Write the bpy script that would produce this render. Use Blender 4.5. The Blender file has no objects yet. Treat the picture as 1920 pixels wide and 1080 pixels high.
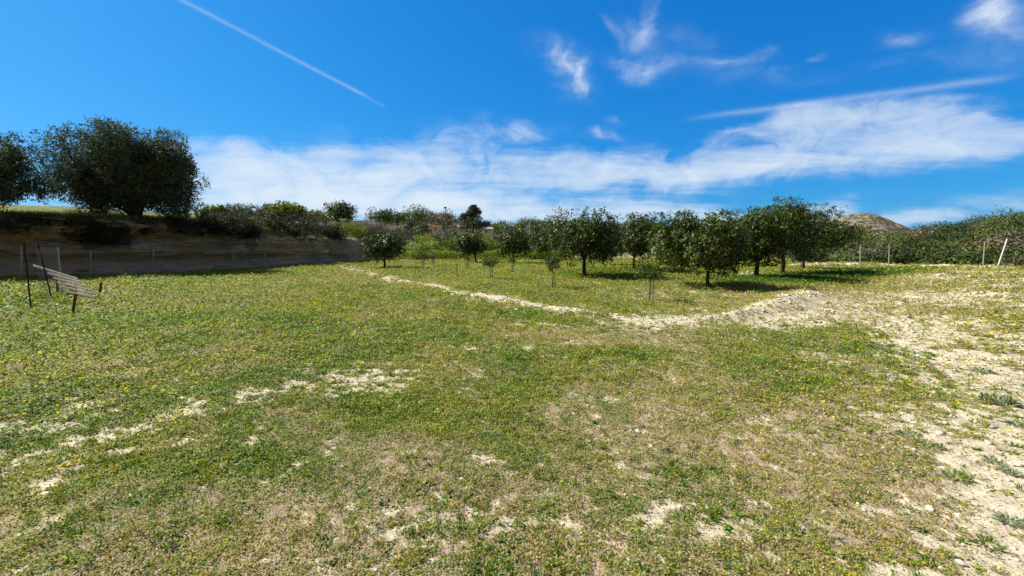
import bpy, math, random
import numpy as np
from math import radians, sin, cos, tan, pi, atan2, asin, hypot
from mathutils import Vector

# ------------------------------------------------------------------ camera, sky, sun, exposure
S = bpy.context.scene
COL = S.collection
F, HOR, CZ = 790.0, 458.0, 1.6            # focal length and horizon in pixels of the 1920x1080 photograph, eye height
TH = math.atan((540 - HOR) / F)
cam = bpy.data.cameras.new('camera'); camo = bpy.data.objects.new('camera', cam); COL.objects.link(camo)
cam.sensor_width = 36; cam.lens = 36 * F / 1920; cam.clip_start = 0.05; cam.clip_end = 6000
camo.location = (0, 0, CZ); camo.rotation_euler = (pi / 2 - TH, 0, 0)
S.camera = camo
S.render.resolution_x = 1024; S.render.resolution_y = 576
S.view_settings.view_transform = 'Standard'; S.view_settings.look = 'None'
S.view_settings.exposure = 0.68; S.view_settings.gamma = 1.0; S.view_settings.use_curve_mapping = False

def ray(px, py):                          # world direction through a pixel of the photograph
    a, b = (px - 960) / F, (540 - py) / F
    return Vector((a, cos(TH) + b * sin(TH), -sin(TH) + b * cos(TH)))
def G(px, py, z=0.0):                     # where that pixel meets level ground
    d = ray(px, py); t = (z - CZ) / d.z
    return Vector((d.x * t, d.y * t, z))
def D(px, py, Y):                         # the point of that pixel at distance Y ahead
    d = ray(px, py); t = Y / d.y
    return Vector((d.x * t, Y, CZ + d.z * t))
def AE(px, py):
    d = ray(px, py).normalized(); return atan2(d.x, d.y), asin(d.z)

SUN_AZ, SUN_EL = radians(-66), radians(43)     # azimuth from straight ahead (negative: to the left)
sd = Vector((sin(SUN_AZ) * cos(SUN_EL), cos(SUN_AZ) * cos(SUN_EL), sin(SUN_EL)))
sl = bpy.data.lights.new('sun', 'SUN'); sl.energy = 5.0; sl.angle = radians(0.53); sl.color = (1, 0.95, 0.86)
so = bpy.data.objects.new('sun', sl); COL.objects.link(so); so.location = (-30, 20, 40)
so.rotation_euler = sd.to_track_quat('Z', 'Y').to_euler()

class NT:                                  # tiny node-graph helper
    def __init__(s, nt): s.t = nt; s.n = nt.nodes; s.l = nt.links
    def new(s, typ, **kw):
        nd = s.n.new(typ)
        for k, v in kw.items(): setattr(nd, k, v)
        return nd
    def put(s, sock, v):
        if isinstance(v, bpy.types.NodeSocket): s.l.new(v, sock)
        else: sock.default_value = v
    def m(s, op, a, b=0.0, c=0.0):
        nd = s.new('ShaderNodeMath', operation=op)
        s.put(nd.inputs[0], a); s.put(nd.inputs[1], b); s.put(nd.inputs[2], c); return nd.outputs[0]
    def vm(s, op, a, b=(0, 0, 0)):
        nd = s.new('ShaderNodeVectorMath', operation=op)
        s.put(nd.inputs[0], a); s.put(nd.inputs[1], b)
        return nd.outputs['Value'] if op in ('DOT_PRODUCT', 'LENGTH') else nd.outputs[0]
    def noise(s, vec, scale, detail=4, rough=0.55, dist=0.0):
        nd = s.new('ShaderNodeTexNoise'); s.put(nd.inputs['Vector'], vec)
        nd.inputs['Scale'].default_value = scale; nd.inputs['Detail'].default_value = detail
        nd.inputs['Roughness'].default_value = rough; nd.inputs['Distortion'].default_value = dist
        return nd.outputs['Fac']
    def mix(s, f, a, b):
        nd = s.new('ShaderNodeMix', data_type='RGBA'); s.put(nd.inputs[0], f); s.put(nd.inputs[6], a); s.put(nd.inputs[7], b)
        return nd.outputs[2]
    def ss(s, v, lo, hi):
        nd = s.new('ShaderNodeMapRange', interpolation_type='SMOOTHSTEP'); s.put(nd.inputs[0], v)
        nd.inputs[1].default_value = lo; nd.inputs[2].default_value = hi; return nd.outputs[0]
    def comb(s, x, y, z):
        nd = s.new('ShaderNodeCombineXYZ'); s.put(nd.inputs[0], x); s.put(nd.inputs[1], y); s.put(nd.inputs[2], z); return nd.outputs[0]

def make_world():
    w = bpy.data.worlds.new('World'); S.world = w; w.use_nodes = True
    g = NT(w.node_tree); g.n.clear()
    out = g.new('ShaderNodeOutputWorld'); bg = g.new('ShaderNodeBackground'); bg.inputs[1].default_value = 0.0635
    sky = g.new('ShaderNodeTexSky', sky_type='NISHITA'); sky.sun_disc = False
    sky.sun_elevation = SUN_EL; sky.sun_rotation = SUN_AZ; sky.altitude = 100; sky.air_density = 1.0; sky.dust_density = 0.6; sky.ozone_density = 3.0
    sr = g.new('ShaderNodeSeparateColor'); g.l.new(sky.outputs[0], sr.inputs[0])      # deep polarised blue, channel by channel
    chan = lambda k, a, p: g.m('MULTIPLY', g.m('POWER', g.m('MULTIPLY', sr.outputs[k], 0.1), p), a * 10)
    cc = g.new('ShaderNodeCombineColor')
    for k, a, p in ((0, .30, 1.6), (1, .63, .75), (2, 1.04, .5)): g.l.new(chan(k, a, p), cc.inputs[k])
    hs = cc
    tc = g.new('ShaderNodeTexCoord'); v = g.vm('NORMALIZE', tc.outputs['Generated'])
    sp = g.new('ShaderNodeSeparateXYZ'); g.l.new(v, sp.inputs[0]); x, y, z = sp.outputs
    az = g.m('ARCTAN2', x, y); el = g.m('ARCSINE', z)
    zz = g.m('ADD', g.m('MAXIMUM', z, 0.0), 0.10)          # the flat layer the high cloud lies in
    pl = g.comb(g.m('DIVIDE', x, zz), g.m('DIVIDE', y, zz), 0.0)
    ae = g.comb(az, g.m('MULTIPLY', el, 1.8), 0.0)
    warp = g.new('ShaderNodeTexNoise'); g.l.new(ae, warp.inputs['Vector']); warp.inputs['Scale'].default_value = 5; warp.inputs['Detail'].default_value = 5
    wv = g.vm('MULTIPLY', g.vm('SUBTRACT', warp.outputs['Color'], (0.5, 0.5, 0.5)), (0.20, 0.12, 0))
    wa = g.vm('ADD', g.comb(az, el, 0.0), wv)
    s2 = g.new('ShaderNodeSeparateXYZ'); g.l.new(wa, s2.inputs[0]); waz, wel = s2.outputs[0], s2.outputs[1]
    rot = g.new('ShaderNodeMapping'); g.l.new(pl, rot.inputs[0]); rot.inputs['Rotation'].default_value = (0, 0, radians(28)); rot.inputs['Scale'].default_value = (0.5, 1.7, 1)
    n1 = g.noise(rot.outputs[0], 1.7, 9, 0.62, 0.7)        # wind-drawn fibres
    r3 = g.new('ShaderNodeMapping'); g.l.new(wa, r3.inputs[0]); r3.inputs['Rotation'].default_value = (0, 0, radians(-14)); r3.inputs['Scale'].default_value = (3.0, 12.0, 1)
    n2 = g.noise(r3.outputs[0], 1.6, 8, 0.6, 0.5)          # long streaks
    n3 = g.noise(wa, 11.0, 9, 0.62, 0.8)                   # small curls
    def blobs(lst):
        tot = None
        for (px, py, rx, ry, ang, st) in lst:
            a0, e0 = AE(px, py); a1, e1 = AE(px + rx * cos(radians(ang)), py - rx * sin(radians(ang)))
            ux, uy = a1 - a0, e1 - e0; L = hypot(ux, uy); ux /= L; uy /= L
            W = ry / F * (L / (rx / F)) ** 0.7
            dx = g.m('SUBTRACT', waz, a0); dy = g.m('SUBTRACT', wel, e0)
            u = g.m('DIVIDE', g.m('ADD', g.m('MULTIPLY', dx, ux), g.m('MULTIPLY', dy, uy)), L)
            q = g.m('DIVIDE', g.m('SUBTRACT', g.m('MULTIPLY', dy, ux), g.m('MULTIPLY', dx, uy)), W)
            e = g.m('EXPONENT', g.m('MULTIPLY', g.m('ADD', g.m('MULTIPLY', u, u), g.m('MULTIPLY', q, q)), -1.0))
            e = g.m('MULTIPLY', e, st); tot = e if tot is None else g.m('ADD', tot, e)
        return tot
    low = blobs([(560, 345, 240, 75, 0, .8), (430, 300, 90, 45, -10, .35), (800, 290, 130, 42, 18, .6), (760, 350, 300, 45, 0, .4), (1080, 320, 230, 48, 2, .85), (1420, 300, 320, 50, 8, .9),
                 (1780, 270, 300, 60, 8, .9), (1500, 235, 220, 20, 8, .55), (1750, 215, 260, 34, 6, .55), (1150, 402, 900, 26, 0, 1.25), (600, 395, 320, 35, 0, .65), (1300, 330, 420, 22, 3, .45)])
    wisps = blobs([(1055, 125, 55, 26, -32, .9), (1085, 150, 40, 20, -40, .5), (1205, 120, 60, 15, -8, 1.1), (1205, 55, 45, 22, -50, .6), (1228, 18, 26, 30, 30, .6), (1155, 50, 40, 12, -55, .45),
                   (1330, 115, 70, 10, 4, .45), (1420, 93, 38, 14, 12, .62), (1530, 92, 22, 7, 10, .5), (1702, 70, 45, 17, 8, .62), (1850, 22, 55, 22, 45, .85), (1880, 45, 60, 45, -30, .62),
                   (975, 252, 62, 19, 8, .95), (1140, 244, 30, 10, 0, .85), (1165, 218, 25, 8, 0, .5), (1440, 145, 170, 26, 0, .42), (1700, 120, 140, 22, 8, .33), (545, 240, 22, 8, 10, .3), (1290, 75, 40, 26, -30, .35)])
    fib = g.m('ADD', g.m('MULTIPLY', n1, 0.5), g.m('MULTIPLY', n2, 0.5))
    a = g.m('ADD', low, g.m('MULTIPLY', g.m('SUBTRACT', fib, 0.5), 3.0))
    a = g.m('ADD', a, g.m('MULTIPLY', g.m('SUBTRACT', n3, 0.5), 1.9))
    dl = g.m('MULTIPLY', g.m('ADD', g.m('MULTIPLY', g.ss(a, -0.05, 1.0), 0.46), g.m('MULTIPLY', g.ss(a, 0.5, 2.1), 0.50)), g.m('MULTIPLY', g.ss(low, 0.02, 0.65), 0.97))
    curl = g.m('ADD', g.m('MULTIPLY', n3, 0.6), g.m('MULTIPLY', n2, 0.4))
    b = g.m('MULTIPLY', wisps, g.m('MAXIMUM', g.m('ADD', 0.75, g.m('MULTIPLY', g.m('SUBTRACT', curl, 0.5), 4.6)), 0.0))
    dw = g.m('MULTIPLY', g.ss(b, 0.0, 1.7), 0.8)
    def trail(p0, p1, w, st, fade=0.12):                    # vapour trail along a great circle
        A, B = ray(*p0).normalized(), ray(*p1).normalized(); nrm = A.cross(B).normalized(); t = nrm.cross(A).normalized()
        L = asin(max(-1, min(1, B.dot(t))))
        off = g.m('DIVIDE', g.m('ABSOLUTE', g.m('ADD', g.vm('DOT_PRODUCT', v, tuple(nrm)), g.m('MULTIPLY', g.m('SUBTRACT', n3, 0.5), w * .9))), w)
        al = g.m('DIVIDE', g.m('ARCTAN2', g.vm('DOT_PRODUCT', v, tuple(t)), g.vm('DOT_PRODUCT', v, tuple(A))), L)
        e = g.m('EXPONENT', g.m('MULTIPLY', g.m('POWER', off, 1.7), -1.0))
        k = g.m('MULTIPLY', g.ss(al, -0.9, -0.3), g.m('SUBTRACT', 1.0, g.ss(al, 1 - fade, 1 + fade)))
        return g.m('MULTIPLY', g.m('MULTIPLY', e, k), g.m('MULTIPLY', g.m('ADD', 0.55, n2), st))
    tr = g.m('ADD', trail((340, 0), (682, 178), 0.0032, .19, .08), trail((1500, 196), (1880, 147), 0.005, .22))
    tr = g.m('ADD', tr, trail((682, 178), (722, 201), 0.003, .07))
    dens = g.m('MINIMUM', g.m('ADD', g.m('ADD', dl, dw), tr), 0.97)
    dens = g.m('MULTIPLY', dens, g.ss(z, -0.02, 0.01))
    # the air near the horizon is paler than the zenith already through the sky model; the cloud is white ice
    col = g.mix(dens, hs.outputs[0], (7.6, 8.5, 9.4, 1))
    # grey veil added overhead and behind, out of view, to whiten the ambient light
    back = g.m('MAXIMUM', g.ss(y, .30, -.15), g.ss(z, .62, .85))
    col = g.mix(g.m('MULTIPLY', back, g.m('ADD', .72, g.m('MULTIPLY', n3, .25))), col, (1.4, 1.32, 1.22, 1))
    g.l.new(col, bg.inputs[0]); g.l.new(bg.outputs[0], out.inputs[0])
make_world()

# ------------------------------------------------------------------ numpy noise
rng = np.random.default_rng(7)
_T = rng.random((8, 256, 256))
def vn(x, y, k=0):
    t = _T[k % 8]; xi = np.floor(x).astype(np.int64); yi = np.floor(y).astype(np.int64)
    fx = x - xi; fy = y - yi; fx = fx * fx * (3 - 2 * fx); fy = fy * fy * (3 - 2 * fy)
    a = t[xi & 255, yi & 255]; b = t[(xi + 1) & 255, yi & 255]; c = t[xi & 255, (yi + 1) & 255]; d = t[(xi + 1) & 255, (yi + 1) & 255]
    return (a * (1 - fx) + b * fx) * (1 - fy) + (c * (1 - fx) + d * fx) * fy
def fbm(x, y, s, o=4, k=0, r=0.5):
    x = np.asarray(x, float) * s; y = np.asarray(y, float) * s; tot = 0; amp = 1; nrm = 0
    for i in range(o):
        tot = tot + amp * vn(x + 17.3 * i, y + 9.1 * i, k + i); nrm += amp; amp *= r
        x, y = (x * 0.8 - y * 0.6) * 2.03, (x * 0.6 + y * 0.8) * 2.03
    return tot / nrm
def sst(v, a, b):
    t = np.clip((v - a) / (b - a), 0, 1); return t * t * (3 - 2 * t)
def pdist(x, y, pts):                      # distance to a polyline, and how far along it (0..1)
    best = np.full(np.shape(x), 1e9); par = np.zeros(np.shape(x)); n = len(pts) - 1
    for i in range(n):
        ax, ay = pts[i][:2]; bx, by = pts[i + 1][:2]; dx, dy = bx - ax, by - ay
        t = np.clip(((x - ax) * dx + (y - ay) * dy) / (dx * dx + dy * dy + 1e-9), 0, 1)
        d = np.hypot(x - ax - t * dx, y - ay - t * dy); k = d < best
        best = np.where(k, d, best); par = np.where(k, (i + t) / n, par)
    return best, par
def PL(*p): return [tuple(G(a, b))[:2] for a, b in p]

BUND = PL((600, 494), (640, 500), (700, 514), (760, 526), (850, 544), (930, 559), (1010, 574), (1100, 588), (1200, 599), (1300, 601), (1400, 592), (1455, 577), (1510, 557))
FARB = PL((1500, 499), (1620, 499), (1750, 504), (1850, 508), (1900, 514), (2000, 520), (2200, 535))
STREAK = PL((-200, 920), (0, 873), (120, 838), (250, 800), (400, 765), (520, 728), (600, 716), (690, 706))
def H(x, y):
    x = np.asarray(x, float); y = np.asarray(y, float); r = np.hypot(x, y)
    h = (fbm(x, y, 0.22, 3, 1) - 0.5) * 0.16 * sst(r, 1, 9) + (fbm(x, y, 1.3, 3, 2) - 0.5) * 0.05 + (fbm(x, y, 7, 3, 3) - 0.5) * 0.018
    d, p = pdist(x, y, BUND)
    h = h + (0.07 + 0.12 * sst(p, 0.72, .95)) * np.exp(-(d / (0.30 + 0.35 * sst(p, .8, 1))) ** 2) * (0.6 + 0.8 * fbm(x, y, 1.6, 3, 4))
    d, p = pdist(x, y, FARB)
    h = h + 0.22 * np.exp(-(d / 0.9) ** 2) * (0.5 + fbm(x, y, 0.9, 3, 5))
    h = h + 0.40 * sst(x - 0.72 * y, 1.5, 6) * sst(y, 4, 9) * sst(y, 30, 16) * (0.4 + fbm(x, y, .5, 3, 6))
    return h
def Hs(x, y): return float(H(np.array([x]), np.array([y]))[0])

SANDS = [  # (polyline, half width in m, strength)
    (BUND, .30, .95), (BUND[8:], .5, 1.0), (STREAK, .55, .50), (STREAK, .2, .55), (STREAK[1:5], .42, .60), (PL((-100, 830), (60, 800), (200, 770)), .35, .42), (PL((20, 880), (200, 860), (330, 820)), .25, .5), (PL((520, 745), (640, 735), (740, 745)), .25, .45), (STREAK[4:], .33, .62), (PL((100, 1000), (0, 1040)), .2, .4), (PL((700, 1000), (900, 960), (1100, 900)), .5, .15), (PL((1000, 1000), (1250, 1060)), .35, .2), (FARB, .9, .85),
    (PL((310, 862), (400, 838), (480, 822)), .10, .55), (PL((80, 772), (150, 764)), .12, .45), (PL((520, 690), (600, 705), (640, 730)), .12, .35),
    (PL((1420, 600), (1540, 585), (1640, 600), (1720, 640), (1800, 690), (1900, 730), (2050, 780)), .75, .95), (PL((1560, 570), (1640, 592), (1760, 620), (1950, 660)), .9, .8),
    (PL((1600, 560), (1800, 570), (1950, 590), (2200, 620)), 2.0, .72), (PL((1680, 522), (1900, 528)), 2.5, .58), (PL((1720, 800), (1800, 850), (1880, 905), (1930, 990), (1950, 1100)), .26, .9), (PL((1900, 780), (1930, 850), (1990, 950)), .38, .85),
    (PL((1560, 1040), (1620, 1075)), .12, .5), (PL((1380, 1010), (1340, 985)), .08, .5), (PL((1800, 540), (1920, 555), (2100, 570)), 1.6, .7),
    (PL((1000, 521), (1060, 523), (1100, 528), (1160, 537), (1210, 541), (1260, 544), (1330, 551), (1400, 556)), .13, .9),
    (PL((1230, 522), (1300, 519), (1420, 512)), .8, .62), (PL((1150, 545), (1240, 552), (1330, 565)), .5, .42), (PL((1080, 575), (1240, 585), (1380, 575)), .5, .38),
    (PL((955, 650), (1010, 660), (1100, 673)), .16, .55), (PL((960, 604), (1050, 612)), .2, .5), (PL((830, 652), (870, 655)), .1, .5), (PL((780, 560), (860, 570), (980, 590)), .28, .33),
    (PL((1000, 574), (1100, 600), (1240, 612)), .4, .55), (PL((850, 550), (930, 566), (1000, 582)), .35, .5), (PL((560, 496), (700, 492), (760, 488)), 1.1, .6), (PL((640, 520), (760, 535)), .5, .25), (PL((735, 860), (760, 850)), .05, .6),
    (PL((770, 489), (900, 487), (1010, 486)), 1.2, .42), (PL((1080, 503), (1180, 503), (1260, 500)), 1.2, .5), (PL((1560, 503), (1750, 512), (1950, 525)), 1.6, .5)]
DRYS = [(PL((690, 590), (860, 585)), .9, .5), (PL((980, 625), (1250, 632)), .55, .6), (PL((600, 1000), (900, 930), (1200, 900)), .55, .5), (PL((1250, 900), (1500, 780), (1700, 860)), .45, .45), (PL((1000, 1080), (1500, 960)), .4, .4), (PL((350, 1080), (750, 960), (1150, 1000)), .7, .85), (PL((1150, 1000), (1350, 880), (1650, 800)), .45, .6), (PL((0, 1000), (250, 930)), .25, .4),
        (PL((150, 700), (340, 690)), .5, .3), (PL((640, 520), (830, 530)), 1.2, .35), (PL((1500, 560), (1800, 545)), 1.5, .4), (PL((1560, 555), (1760, 530), (1920, 530)), 3, .9), (PL((1300, 720), (1000, 900), (900, 1080)), .6, .4), (PL((1700, 900), (1500, 1080)), .4, .4), (PL((0, 1060), (150, 960)), .3, .4), (PL((1000, 770), (1200, 800)), .25, .3)]
LUSH = [(PL((1380, 527), (1460, 528), (1560, 520), (1640, 516)), 1.5, 1.0), (PL((1100, 517), (1230, 517)), 1.3, .7), (PL((700, 760), (900, 790), (1000, 700)), .35, .5), (PL((350, 860), (450, 850), (500, 900)), .2, .5),
        (PL((0, 560), (110, 568)), 1.0, .6), (PL((880, 580), (1000, 590)), .8, .45), (PL((1000, 672), (1200, 665)), .35, .5), (PL((1420, 690), (1560, 760)), .5, .35), (PL((0, 640), (500, 620)), 3.5, .30)]
def masks(x, y):
    wx = x + (fbm(x, y, 1.1, 4, 3) - .5) * 1.1 * np.clip(np.hypot(x, y) / 8, .35, 1.6); wy = y + (fbm(x, y, 1.1, 4, 5) - .5) * 1.1 * np.clip(np.hypot(x, y) / 8, .35, 1.6)
    sand = np.zeros(np.shape(x)); dry = sand.copy(); lush = sand.copy()
    for L, arr in ((SANDS, sand), (DRYS, dry), (LUSH, lush)):
        for pts, w, st in L:
            bx = [p[0] for p in pts]; by = [p[1] for p in pts]; m = 3 * w + 1
            k = (wx > min(bx) - m) & (wx < max(bx) + m) & (wy > min(by) - m) & (wy < max(by) + m)
            if not k.any(): continue
            d, _ = pdist(wx[k], wy[k], pts); arr[k] = np.maximum(arr[k], st * np.exp(-(d / (1.25 * w)) ** 2))
    r = np.hypot(x, y)
    n = fbm(x, y, 2.2, 5, 0, .6); n2 = fbm(x, y, 9, 3, 4, .6); n3 = fbm(x, y, .45, 4, 6)
    dry = dry + .30 * sst(n3, .45, .7) + .22 * sst(x / np.maximum(y, 1), -.5, .8) * sst(r, 12, 3)
    n4 = fbm(x, y, 24, 4, 2, .8)
    s = sand + (n - .5) * 1.2 + (n2 - .5) * 1.7 + (n4 - .5) * 1.7 + .07 * sst(r, 7, 3) * sst(x / np.maximum(y, 1), -.9, .3) - lush * .5
    sandm = sst(s, .37, .66)
    dry = np.clip(dry + (fbm(x, y, 3.1, 4, 2) - .5) * 1.3 - lush * .7 + .16, 0, 1)
    return sandm, dry, np.clip(lush, 0, 1)

# ------------------------------------------------------------------ object helpers
def tag(o, label=None, cat=None, group=None, kind=None):
    if label: o['label'] = label
    if cat: o['category'] = cat
    if group: o['group'] = group
    if kind: o['kind'] = kind
    return o
def mesh(name, V, Fc, mat, parent=None, tint=None, smooth=False, vcol=None):
    me = bpy.data.meshes.new(name)
    V = np.ascontiguousarray(V, np.float32).reshape(-1, 3)
    if isinstance(Fc, np.ndarray):
        n, k = Fc.shape; me.vertices.add(len(V)); me.vertices.foreach_set('co', V.ravel())
        me.loops.add(n * k); me.loops.foreach_set('vertex_index', Fc.astype(np.int32).ravel())
        me.polygons.add(n); me.polygons.foreach_set('loop_start', np.arange(0, n * k, k, dtype=np.int32))
        me.update(calc_edges=True)
    else:
        me.from_pydata([tuple(map(float, v)) for v in V], [], Fc)
    if tint is not None:
        a = me.attributes.new('tint', 'FLOAT_COLOR', 'FACE'); c = np.ones((len(me.polygons), 4), np.float32); c[:, :3] = tint; a.data.foreach_set('color', c.ravel())
    if vcol is not None:
        for nm, arr in vcol.items():
            a = me.attributes.new(nm, 'FLOAT_COLOR', 'POINT'); c = np.ones((len(V), 4), np.float32); c[:, :3] = arr; a.data.foreach_set('color', c.ravel())
    if smooth: me.polygons.foreach_set('use_smooth', np.ones(len(me.polygons), bool))
    me.materials.append(mat)
    o = bpy.data.objects.new(name, me); COL.objects.link(o)
    if parent is not None: o.parent = parent
    return o
def empty(name, loc, label, cat, group=None):
    o = bpy.data.objects.new(name, None); COL.objects.link(o); o.location = loc; o.empty_display_size = .2
    return tag(o, label, cat, group)
class MB:                                  # collects simple solids into one mesh
    def __init__(s): s.v = []; s.f = []
    def add(s, V, Fc): b = len(s.v); s.v += [tuple(p) for p in V]; s.f += [tuple(i + b for i in q) for q in Fc]; return s
    def tube(s, pts, rad, n=7, cap=True):
        P = [Vector(p) for p in pts]; R = rad if hasattr(rad, '__len__') else [rad] * len(P); V = []; Fc = []; ref = Vector((.31, .95, .05)).normalized()
        for i, p in enumerate(P):
            t = (P[min(i + 1, len(P) - 1)] - P[max(i - 1, 0)]).normalized()
            if abs(t.dot(ref)) > .95: ref = Vector((.9, -.1, .4)).normalized()
            a = t.cross(ref).normalized(); b = t.cross(a)
            for j in range(n):
                q = 2 * pi * j / n; V.append(p + (a * cos(q) + b * sin(q)) * R[i])
        for i in range(len(P) - 1):
            for j in range(n): k = (j + 1) % n; Fc.append((i * n + j, i * n + k, i * n + n + k, i * n + n + j))
        if cap: Fc.append(tuple(range(n))[::-1]); Fc.append(tuple(range((len(P) - 1) * n, len(P) * n)))
        return s.add(V, Fc)
    def bar(s, a, b, w, h, up=(0, 0, 1)):  # rectangular bar from a to b
        a = Vector(a); b = Vector(b); t = (b - a).normalized(); up = Vector(up); x = t.cross(up).normalized() * (w / 2); y = x.cross(t).normalized() * (h / 2)
        V = [p + sx * x + sy * y for p in (a, b) for sx, sy in ((-1, -1), (1, -1), (1, 1), (-1, 1))]
        return s.add(V, [(0, 1, 2, 3), (7, 6, 5, 4), (0, 4, 5, 1), (1, 5, 6, 2), (2, 6, 7, 3), (3, 7, 4, 0)])
    def box(s, c, d, rz=0):
        c = Vector(c); x = Vector((cos(rz), sin(rz), 0)) * d[0] / 2; y = Vector((-sin(rz), cos(rz), 0)) * d[1] / 2; z = Vector((0, 0, d[2] / 2))
        V = [c + i * x + j * y + k * z for k in (-1, 1) for i, j in ((-1, -1), (1, -1), (1, 1), (-1, 1))]
        return s.add(V, [(3, 2, 1, 0), (4, 5, 6, 7), (0, 1, 5, 4), (1, 2, 6, 5), (2, 3, 7, 6), (3, 0, 4, 7)])
    def build(s, name, mat, parent=None, smooth=False, loc=None):
        L = Vector(loc) if loc is not None else Vector((0, 0, 0))
        o = mesh(name, [Vector(v) - L for v in s.v], s.f, mat, parent, smooth=smooth)
        if loc is not None and parent is None: o.location = L
        return o

# ------------------------------------------------------------------ materials
def mat(name, fn):
    m = bpy.data.materials.new(name); m.use_nodes = True; g = NT(m.node_tree); g.n.clear()
    out = g.new('ShaderNodeOutputMaterial'); sh = fn(g); g.l.new(sh, out.inputs[0]); return m
def princ(g, col, rough=.7, spec=.3, normal=None, metal=0):
    p = g.new('ShaderNodeBsdfPrincipled'); g.put(p.inputs['Base Color'], col); g.put(p.inputs['Roughness'], rough); p.inputs['Specular IOR Level'].default_value = spec
    p.inputs['Metallic'].default_value = metal
    if normal is not None: g.l.new(normal, p.inputs['Normal'])
    return p
def bump(g, h, st, dist=.02):
    b = g.new('ShaderNodeBump'); g.l.new(h, b.inputs['Height']); b.inputs['Strength'].default_value = st; b.inputs['Distance'].default_value = dist; return b.outputs[0]
def attr(g, name): a = g.new('ShaderNodeAttribute'); a.attribute_name = name; return a.outputs['Color']
def gpos(g): return g.new('ShaderNodeNewGeometry').outputs['Position']
def leafmat(name, rough, spec, trans):
    def fn(g):
        c = attr(g, 'tint'); p = princ(g, c, rough, spec)
        t = g.new('ShaderNodeBsdfTranslucent'); h = g.new('ShaderNodeHueSaturation'); g.l.new(c, h.inputs['Color']); h.inputs['Value'].default_value = 1.5; h.inputs['Saturation'].default_value = 1.1; g.l.new(h.outputs[0], t.inputs[0])
        mx = g.new('ShaderNodeMixShader'); mx.inputs[0].default_value = trans; g.l.new(p.outputs[0], mx.inputs[1]); g.l.new(t.outputs[0], mx.inputs[2]); return mx.outputs[0]
    return mat(name, fn)
M = {}
M['citrus'] = leafmat('citrus_leaf', .45, .35, .26)
M['olive'] = leafmat('olive_leaf', .7, .15, .2)
M['herb'] = leafmat('herb_leaf', .6, .25, .28)
M['scrub'] = leafmat('scrub_leaf', .65, .2, .15)
M['petal'] = leafmat('petal', .6, .2, .3)
def f_ground(g):
    c = attr(g, 'tint'); P = gpos(g)
    n = g.noise(P, 55, 5, .7); n2 = g.noise(P, 9, 4, .6)
    k = g.m('ADD', g.m('MULTIPLY', n, .75), g.m('MULTIPLY', n2, .45)); k = g.m('ADD', k, .38)
    cc = g.vm('MULTIPLY', c, g.comb(k, k, k))
    return princ(g, cc, .95, .1, bump(g, g.m('ADD', n, n2), .55, .02)).outputs[0]
M['ground'] = mat('meadow_soil', f_ground)
def f_cliff(g):
    P = gpos(g)
    mp = g.new('ShaderNodeMapping'); g.l.new(P, mp.inputs[0]); mp.inputs['Scale'].default_value = (.28, .28, 2.6)
    a = g.noise(mp.outputs[0], 1.6, 7, .62, .6)
    b = g.noise(P, 3.5, 6, .65); big = g.noise(P, .22, 3, .5)
    r = g.new('ShaderNodeValToRGB'); g.l.new(a, r.inputs[0]); e = r.color_ramp.elements
    e[0].position = .3; e[0].color = (.16, .11, .065, 1); e[1].position = .72; e[1].color = (.72, .60, .42, 1)
    for p_, c_ in ((.42, (.44, .34, .22, 1)), (.48, (.60, .48, .32, 1)), (.53, (.62, .36, .10, 1)), (.57, (.44, .34, .22, 1)), (.64, (.68, .55, .37, 1))):
        q = e.new(p_); q.color = c_
    c = g.mix(g.ss(b, .4, .7), r.outputs[0], (.60, .51, .38, 1)); c = g.mix(g.m('MULTIPLY', g.ss(big, .45, .7), .5), c, (.27, .20, .14, 1))
    c2 = g.mix(g.m('MULTIPLY', g.ss(g.noise(P, 9, 4, .7), .55, .75), .5), c, (.12, .10, .08, 1))
    return princ(g, c2, .95, .1, bump(g, g.m('ADD', a, b), 1, .35)).outputs[0]
M['cliff'] = mat('layered_earth', f_cliff)
def f_plateau(g):
    P = gpos(g); n = g.noise(P, .9, 6, .65); n2 = g.noise(P, 6, 4, .6)
    c = g.mix(g.ss(n, .35, .65), (.10, .13, .025, 1), (.20, .19, .06, 1)); c = g.mix(g.m('MULTIPLY', g.ss(n2, .5, .75), .6), c, (.33, .28, .17, 1))
    return princ(g, c, .95, .1, bump(g, n2, .6, .1)).outputs[0]
M['plateau'] = mat('plateau_grass', f_plateau)
def f_hill(g):
    P = gpos(g); n = g.noise(P, .08, 7, .7); n2 = g.noise(P, .32, 5, .7); v = g.new('ShaderNodeTexVoronoi'); g.l.new(P, v.inputs['Vector']); v.inputs['Scale'].default_value = .16
    c = g.mix(g.ss(n, .4, .6), (.24, .20, .14, 1), (.13, .125, .07, 1))
    c = g.mix(g.ss(g.m('ADD', n2, g.m('MULTIPLY', v.outputs[0], -.05)), .36, .5), (.36, .30, .23, 1), c)
    c = g.mix(g.m('MULTIPLY', g.ss(n2, .44, .56), .9), c, (.05, .062, .028, 1))
    return princ(g, c, .95, .05, bump(g, n2, .6, 2)).outputs[0]
M['hill'] = mat('rocky_hill_soil', f_hill)
M['woodfloor'] = mat('wood_floor', lambda g: princ(g, g.mix(g.ss(g.noise(gpos(g), .15, 5, .6), .4, .6), (.05, .045, .03, 1), (.13, .09, .06, 1)), .95, .1).outputs[0])
def rocky(name, c1, c2, sc=8):
    return mat(name, lambda g: princ(g, g.mix(g.ss(g.noise(gpos(g), sc, 5, .65), .35, .65), c1, c2), .9, .15, bump(g, g.noise(gpos(g), sc * 3, 4, .7), .5, .02)).outputs[0])
M['bark'] = rocky('bark', (.035, .028, .02, 1), (.10, .08, .06, 1), 14)
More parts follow.
